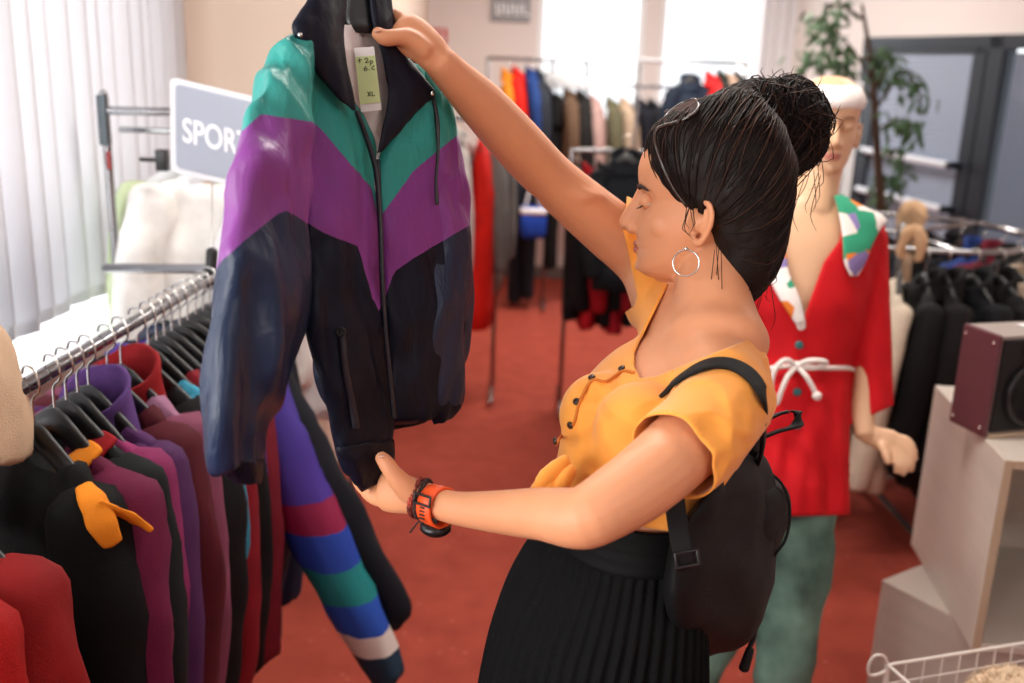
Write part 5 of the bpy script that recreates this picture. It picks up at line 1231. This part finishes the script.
# ---------------------------------------------------------------- wire basket with a fluffy hat
M_wire = mat('white coated wire', (228, 220, 210), .4)
wb0 = PH(888,665,.60); w1 = PH(1024,643,.60) - wb0; w1.normalize(); w2 = Vector((w1.y, -w1.x, 0))
if w2.y > 0: w2 = -w2
bk_ = thing('wire_basket', 'white wire basket on legs at the lower right corner', 'basket', wb0 + w1 * .3 + w2 * .2 - up * .6)
LX, LY, DZ = .62, .44, .22; st_ = .044
def rod(a, b, r, name): return MB().tube([a, b], r, 6, 1).build(name, M_wire, bk_)
cs_ = [wb0, wb0 + w1 * LX, wb0 + w1 * LX + w2 * LY, wb0 + w2 * LY]
for z, nm in ((0, 'rim_wire'), (-DZ, 'base_wire')):
    for i in range(4): rod(cs_[i] + up * z, cs_[(i + 1) % 4] + up * z, .0035, nm)
for i in range(4): MB().tube([cs_[i] + up * 0, Vector((cs_[i].x, cs_[i].y, .01))], .006, 8, 1).build('leg', M_wire, bk_)
nx, ny = int(LX / st_), int(LY / st_)
gr_ = MB()
for i in range(1, nx):
    p = wb0 + w1 * (i * LX / nx); gr_.tube([p, p - up * DZ, p - up * DZ + w2 * LY, p + w2 * LY], .0017, 5, 1)
for j in range(1, ny):
    p = wb0 + w2 * (j * LY / ny); gr_.tube([p, p - up * DZ, p - up * DZ + w1 * LX, p + w1 * LX], .0017, 5, 1)
for j in range(1, 5):
    z = -DZ * j / 5
    for i in range(4): gr_.tube([cs_[i] + up * z, cs_[(i + 1) % 4] + up * z], .0017, 5, 1)
gr_.build('wire_mesh', M_wire, bk_)
h0 = wb0 - w1 * .001
MB().tube([h0, h0 - w1 * .012 + up * .022, h0 - w1 * .035 + up * .026, h0 - w1 * .046 + up * .006, h0 - w1 * .04 - up * .016, h0 - w1 * .018 - up * .018, h0 - up * .012], .003, 8, 4).build('hook_loop', M_wire, bk_)
hp = PH(1022,690,.585)
hat = MB().ball(hp - up * .05, (.10, .10, .075), 28, 18)
hat.fold(.012, 60, 60, 2)
ho = hat.build('body_hat', cloth('beige fleece', (224, 196, 164), .95, bump=.8), None); ho.name = 'fluffy_hat'; tag(ho, 'beige fluffy hat lying in the white wire basket', 'hat')
fz = MB(); rg2 = random.Random(5)
for k in range(900):
    d = Vector((rg2.gauss(0, 1), rg2.gauss(0, 1), abs(rg2.gauss(0, 1)))).normalized(); a = hp - up * .05 + Vector((d.x * .1, d.y * .1, d.z * .075)); q = (d + Vector((rg2.gauss(0, .5), rg2.gauss(0, .5), rg2.gauss(0, .5)))).normalized()
    fz.tube([a - d * .004, a + q * .006, a + q * .011], [.0012, .001, .0004], 4, 1, round_ends=False)
f_ = fz.build('fleece_fibre', MATS['beige fleece'], ho); f_['kind'] = 'stuff'
hb = MB(); bc_ = wb0 + w1 * LX * .5 + w2 * LY * .5 - up * .19
for k in range(1): hb.loft([ring(bc_ + up * z, w1 * (LX * .42) * k_, w2 * (LY * .40) * k_, 28, 3) for z, k_ in ((0, .9), (.05, 1), (.09, .9), (.11, .6))]).fold(.02, 12, 12, 8)
tag(hb.build('folded_cloth', cloth('grey brown cloth', (110, 96, 86), .9)), 'grey brown folded cloth at the bottom of the wire basket', 'cloth')
# ---------------------------------------------------------------- tall mirror panel and indoor tree by the entrance
mp0 = PY(838,82,4.9); mp1 = PY(864,82,4.9)
mr = thing('standing_mirror', 'tall white edged mirror panel standing behind the mannequin', 'mirror', ((mp0.x + mp1.x) / 2, 4.9, 0))
mdx = Vector((.5, .86, 0)).normalized(); ce = Vector((mp1.x, 4.9, 0)); zt_ = mp1.z
MB().hexa([ce - Vector((.045, 0, 0)), ce, ce + mdx * -.0 + Vector((0, .5, 0)), ce + Vector((-.045, .5, 0))] + [q + up * zt_ for q in (ce - Vector((.045, 0, 0)), ce, ce + Vector((0, .5, 0)), ce + Vector((-.045, .5, 0)))]).build('frame', M_white, mr, False, .004)
MB().box(ce + Vector((-.052, .25, zt_ / 2)), (.012, .44, zt_ - .1)).build('mirror_glass', mat('mirror', (150, 158, 164), .05, 1), mr, False)
tr = thing('indoor_tree', 'tall indoor tree with drooping green leaves by the glass entrance', 'plant', (2.12, 5.75, 0))
M_bark = mat('bark', (74, 56, 42), .9, bump=.5); M_leaf = mat('green leaves', (64, 98, 58), .55, var=.35, vscale=10); M_pot = mat('grey planter', (120, 118, 116), .6)
MB().loft([ring(Vector((2.12, 5.75, z)), Vector((r, 0, 0)), Vector((0, r, 0)), 28) for z, r in ((0, .15), (.05, .165), (.38, .2), (.40, .21), (.40, .18), (.33, .17))]).build('planter', M_pot, tr)
MB().tube([Vector((2.12,5.75,.3)), Vector((2.10,5.74,.9)), PY(877,150,5.72), PY(872,70,5.75), PY(862,5,5.8)], [.03,.026,.022,.016,.008], 12, 4).build('trunk', M_bark, tr)
br = [((875,110),(905,70),(922,100)), ((876,130),(900,120),(921,135)), ((872,80),(845,40),(822,25)), ((870,60),(830,55),(800,60)), ((876,160),(900,150),(905,185)), ((874,100),(850,75),(840,60)), ((877,170),(885,180),(880,205)), ((865,20),(835,5),(812,30)), ((874,90),(890,60),(880,50))]
lv = MB(); rg3 = random.Random(9)
for k, (a, b, c) in enumerate(br):
    yy = 5.75 + rg3.uniform(-.2, .15); pa, pb, pc = PY(*a, 5.73), PY(*b, yy), PY(*c, yy - .05)
    MB().tube([pa, pb, pc], [.009, .006, .003], 8, 5).build('branch', M_bark, tr)
    for q in range(44):
        f = rg3.uniform(.3, 1.05); p = pa.lerp(pb, f * 2) if f < .5 else pb.lerp(pc, f * 2 - 1)
        p = p + Vector((rg3.gauss(0, .035), rg3.gauss(0, .05), rg3.gauss(0, .03))); d = Vector((rg3.gauss(0, .6), rg3.gauss(0, .5), -.7 + rg3.gauss(0, .4))).normalized(); L_ = rg3.uniform(.06, .11); s_ = d.orthogonal().normalized(); s_ = Quaternion(d, rg3.uniform(0, 6)) @ s_; nr_ = d.cross(s_)
        lv.loft([[p + d * L_ * v + s_ * w_ * .55 + nr_ * (.004 - abs(w_) * .2), p + d * L_ * v + nr_ * .006, p + d * L_ * v - s_ * w_ * .55 + nr_ * (.004 - abs(w_) * .2), p + d * L_ * v + nr_ * .003] for v, w_ in ((0, .002), (.3, .022), (.6, .024), (.85, .012), (1, .001))])
lv.build('foliage', M_leaf, tr)
# ---------------------------------------------------------------- mannequin in a red tunic
M_man = mat('pale mannequin skin', (214, 172, 136), .4, spec=.4)
mq = thing('mannequin', 'pale mannequin in red tunic and washed green jeans behind the woman', 'mannequin', P(770,900,2.45))
mq.location.z = 0
MF = Frame(P(829,124,2.46), Vector((-.10, -1, -.02)), Vector((-.01, 0, 1)))
mb = MB(); head_volume(mb, MF, 1.0)
mb.tube([P(826,150,2.48), P(818,182,2.47), P(812,212,2.47)], [.052, .052, .062], 20, 4)
mb.px([(192,802,2.47,192,832,2.47,.05),(206,774,2.47,206,852,2.47,.055),(222,746,2.47,222,866,2.47,.07),(250,748,2.46,250,862,2.46,.085),(300,760,2.45,300,854,2.45,.095),(350,768,2.45,350,844,2.45,.085),(400,764,2.45,400,842,2.45,.09),(470,754,2.45,470,844,2.45,.10),(510,758,2.45,510,834,2.45,.085)], n=36, sub=4)
mb.tube([P(858,240,2.47), P(866,300,2.46), P(868,360,2.45), P(863,410,2.42), P(864,433,2.40)], [.045, .040, .036, .030, .024], 16, 4)
mb.tube([P(752,236,2.47), P(742,310,2.46), P(738,370,2.45), P(735,440,2.43), P(735,470,2.42)], [.050, .046, .040, .034, .026], 16, 4)
hr = P(864,433,2.40)
mb.tube([hr, P(876,437,2.395), P(888,442,2.385), P(897,445,2.38)], [.023,.027,.032,.028], 14, 4, flat=[.75,.55,.5,.5], up=UPV - RIGHT * .2)
for pts, r in (([P(899,438,2.38), P(908,441,2.37), P(913,450,2.365), P(915,459,2.365)], .0105), ([P(899,443,2.375), P(907,450,2.365), P(911,460,2.36), P(911,470,2.36)], .011), ([P(896,448,2.375), P(902,457,2.365), P(904,466,2.36), P(903,474,2.36)], .0105), ([P(892,451,2.375), P(896,459,2.365), P(897,466,2.36), P(896,472,2.362)], .0095), ([P(882,446,2.375), P(886,455,2.36), P(888,462,2.355)], .0105)):
    mb.tube(pts, [r * 1.1, r, r * .95, r * .75][:len(pts)], 10, 4)
mb.tube([P(735,470,2.42), P(733,490,2.40), P(732,515,2.39)], [.028,.036,.02], 14, 4, flat=.5)
hipL, hipR = P(775,500,2.46), P(800,500,2.45)
aR = PH(788,905,.09); aL = PH(690,860,.09)
aR = Vector((P(785,700,2.5).x, P(785,700,2.5).y + .05, .09)); kL = P(690,668,2.55); aL = Vector((kL.x - .03, kL.y + .05, .09))
mb.tube([hipR, P(790,600,2.44), P(781,680,2.44), aR], [.080,.064,.054,.036], 18, 4); mb.tube([hipL, P(738,590,2.50), kL, aL], [.088,.07,.058,.036], 18, 4)
for a in (aR, aL): mb.tube([a + Vector((0, .02, -.05)), a + Vector((-.01, -.08, -.055)), a + Vector((-.02, -.16, -.07))], [.036,.036,.024], 12, 4, flat=.9)
mme = remesh(mb, .0048, 3); displace(mme, eye_sockets(MF)); mbody = obj('mannequin_body', mme, M_man, mq)
M_mlip = mat('mannequin lip paint', (192, 120, 104), .4)
MB().tube([MF.p(.081,-.021,-.068), MF.p(.0905,-.010,-.0655), MF.p(.092,0,-.0665), MF.p(.0905,.010,-.0655), MF.p(.081,.021,-.068)], [.0015,.0042,.0044,.0042,.0015], 8, 3).tube([MF.p(.081,-.02,-.0695), MF.p(.0895,-.009,-.075), MF.p(.0895,.009,-.075), MF.p(.081,.02,-.0695)], [.0015,.0045,.0045,.0015], 8, 3).build('painted_lips', M_mlip, mq)
M_mbrow = mat('mannequin brow paint', (150, 112, 84), .6)
for s in (1, -1):
    MB().tube([MF.p(.0805, s*.012, .0155), MF.p(.082, s*.024, .021), MF.p(.0745, s*.037, .021), MF.p(.062, s*.048, .016)], [.0018,.0028,.0026,.001], 8, 3).build('painted_brow', M_mbrow, mq)
    MB().ball(MF.p(.0675, s*.031, -.001), .0122, 16, 12).build('moulded_eye', M_man, mq)
    MB().tube([MF.p(.077, s*.019, -.002), MF.p(.0812, s*.027, -.003), MF.p(.079, s*.036, -.003), MF.p(.071, s*.044, -.003)], [.0008,.0016,.0016,.0008], 6, 3).build('painted_eyelid', M_mbrow, mq)
# white headband
rows = []
for z, gz in ((.036, .004), (.040, .008), (.055, .010), (.070, .010), (.084, .008), (.088, .004)):
    q = [np.interp(z, [r[0] for r in SL], [r[i] for r in SL]) for i in (1, 2, 3)]; c = (q[0] + q[1]) / 2; h = (q[0] - q[1]) / 2 + gz
    rows.append([MF.p(c + h * math.cos(2*pi*i/40), (q[2] + gz) * math.sin(2*pi*i/40), z + .006 * math.cos(2*pi*i/40)) for i in range(40)])
MB().loft(rows, caps=(False, False)).fold(.003, 20, 60, 3).build('headband', cloth('white jersey', (248, 240, 234), .9), mq, solid=.003)
# red tunic
M_red = cloth('red cotton', (196, 16, 26), .8, .25, .08)
dm = MB().px([(200,790,2.47,198,838,2.47,.055),(208,764,2.47,206,864,2.47,.07),(224,736,2.47,220,884,2.47,.09),(250,738,2.46,250,882,2.46,.112),(300,750,2.45,300,870,2.45,.125),(345,758,2.45,345,858,2.45,.112),(372,758,2.45,372,852,2.45,.108),(400,752,2.45,400,854,2.45,.122),(450,742,2.45,450,857,2.45,.135),(500,736,2.45,500,859,2.45,.14),(522,734,2.45,517,858,2.45,.14)], n=44, sub=6)
dm.tube([P(864,236,2.47), P(868,300,2.465), P(871,360,2.455), P(872,428,2.44)], [.056,.052,.049,.050], 20, 5, round_ends=False)
dm.tube([P(752,238,2.47), P(744,300,2.465), P(738,360,2.455), P(732,406,2.44)], [.056,.052,.048,.048], 20, 5, round_ends=False)
dme = remesh(dm, .006, 6, .6)
VN = [(838,190),(843,222),(840,240),(824,262),(803,320),(786,282),(778,252),(786,215),(796,190)]
def tun(p):
    x, y, z = proj(p)
    v = (y - 516 + (x - 800) * .02) * z / F
    if z < 2.60: v = max(v, poly_dist(x, y, VN) * z / F)
    if x > 850 and y > 380: v = max(v, (y - (416 - (x - 870) * .45)) * z / F)
    if x < 752 and y > 380 and z < 2.5 and poly_dist(x, y, [(700,408),(748,408),(748,440),(700,440)]) > 0: v = max(v, (y - 408) * z / F)
    return v
def tf(p):
    x, y, z = proj(p); k = max(0, (y - 330) / 120)
    return (p - P(x, y, 2.45)).normalized() * 0 - VIEW * (.022 * min(1, k) * noise.noise(Vector((p.x * 26, p.y * 26, p.z * 2.5))) + .007 * (.3 - abs(noise.noise(Vector((p.x * 16 + p.z * 9, p.y * 16, p.z * 8))))))
displace(dme, tf); cut(dme, tun, .006)
tun_o = obj('tunic', dme, M_red, mq, solid=.003)
# patchwork collar flaps
M_pw = bpy.data.materials.new('patchwork collar'); M_pw.use_nodes = True; nt = M_pw.node_tree; b = nt.nodes['Principled BSDF']; b.inputs['Roughness'].default_value = .8
tc = nt.nodes.new('ShaderNodeTexCoord'); vo = nt.nodes.new('ShaderNodeTexVoronoi'); vo.inputs['Scale'].default_value = 22
r = nt.nodes.new('ShaderNodeValToRGB'); r.color_ramp.interpolation = 'CONSTANT'; el = r.color_ramp.elements
for c in range(4): el.new(.5)
for e, (p, c) in zip(el, ((0, (236,228,220)), (.28, (40,150,112)), (.46, (236,228,222)), (.60, (136,122,178)), (.78, (232,128,36)), (.9, (238,232,226)))): e.position = p; e.color = lin(c) + (1,)
sp2_ = nt.nodes.new('ShaderNodeSeparateColor'); nt.links.new(tc.outputs['Object'], vo.inputs['Vector']); nt.links.new(vo.outputs['Color'], sp2_.inputs[0]); nt.links.new(sp2_.outputs[0], r.inputs['Fac']); nt.links.new(r.outputs['Color'], b.inputs['Base Color'])
MB().px([(196,834,2.40,194,842,2.42,.008),(206,837,2.385,204,860,2.41,.009),(220,840,2.37,218,886,2.41,.009),(232,842,2.36,230,880,2.395,.009),(248,843,2.345,246,872,2.375,.009),(262,844,2.34,262,866,2.365,.009),(276,850,2.34,276,858,2.36,.006)], sub=5).build('collar', M_pw, mq)
MB().px([(236,770,2.40,236,780,2.40,.008),(254,764,2.375,254,786,2.36,.009),(275,768,2.355,275,790,2.345,.009),(300,780,2.335,298,800,2.33,.009),(326,797,2.33,324,806,2.33,.006)], sub=5).build('collar', M_pw, mq)
# rope belt with bow, buttons
M_rope = cloth('white rope', (232, 224, 216), .9)
wr_ = [P(x, y, z) for x, y, z in ((757,372,2.43),(772,368,2.36),(796,366,2.335),(822,368,2.345),(846,368,2.39),(853,370,2.45),(840,371,2.55),(800,371,2.565),(765,372,2.53),(757,372,2.45))]
MB().tube(wr_, .006, 8, 4).build('rope_belt', M_rope, tun_o)
bw = MB(); kx = P(797,366,2.325)
bw.tube([kx, P(785,360,2.31), P(774,372,2.31), P(771,390,2.315), P(776,404,2.32), P(781,392,2.312), P(788,376,2.31), kx], .0065, 8, 4)
bw.tube([kx, P(808,361,2.31), P(822,361,2.312), P(826,364,2.32), P(814,368,2.315), kx], .0065, 8, 4)
bw.tube([kx, P(806,376,2.305), P(812,386,2.305), P(816,394,2.308)], .006, 8, 4); bw.ball(P(817,396,2.306), .011, 12, 10); bw.ball(kx, .012, 12, 10)
bw.build('rope_bow', M_rope, tun_o)
M_tb = mat('teal button', (40, 96, 98), .4)
db = bvh_of(dme)
for x, y, m_ in ((801,326,M_rope), (799,345,M_tb), (797,392,M_tb), (797,425,M_tb)):
    MB().disc(on(db, x, y, .001, 2.34), -VIEW, .010, .005, 16).build('button', m_, tun_o)
# jeans
M_jean = mat('acid washed green denim', (98, 128, 116), .85, spec=.15, var=.55, vscale=9, bump=.4, bscale=500)
for pts, rd in (([P(800,490,2.45), P(795,560,2.445), P(789,620,2.44), P(781,690,2.44), Vector((aR.x, aR.y, .14))], [.094,.086,.076,.066,.052]), ([P(775,490,2.46), P(745,560,2.49), P(716,620,2.52), P(688,680,2.55), Vector((aL.x, aL.y, .14))], [.094,.088,.078,.066,.052])):
    MB().tube(pts, rd, 24, 6).fold(.010, 10, 8, 3, ridge=.8).build('jeans_leg', M_jean, mq)
MB().tube([Vector((mq.location.x, aR.y + .02, .015)), Vector((mq.location.x, aR.y + .02, .03))], .001, 8, 1).disc(Vector(((aR.x + aL.x) / 2, (aR.y + aL.y) / 2 - .03, 0)), (0, 0, 1), .26, .012, 40).build('base_plate', M_steel, mq)
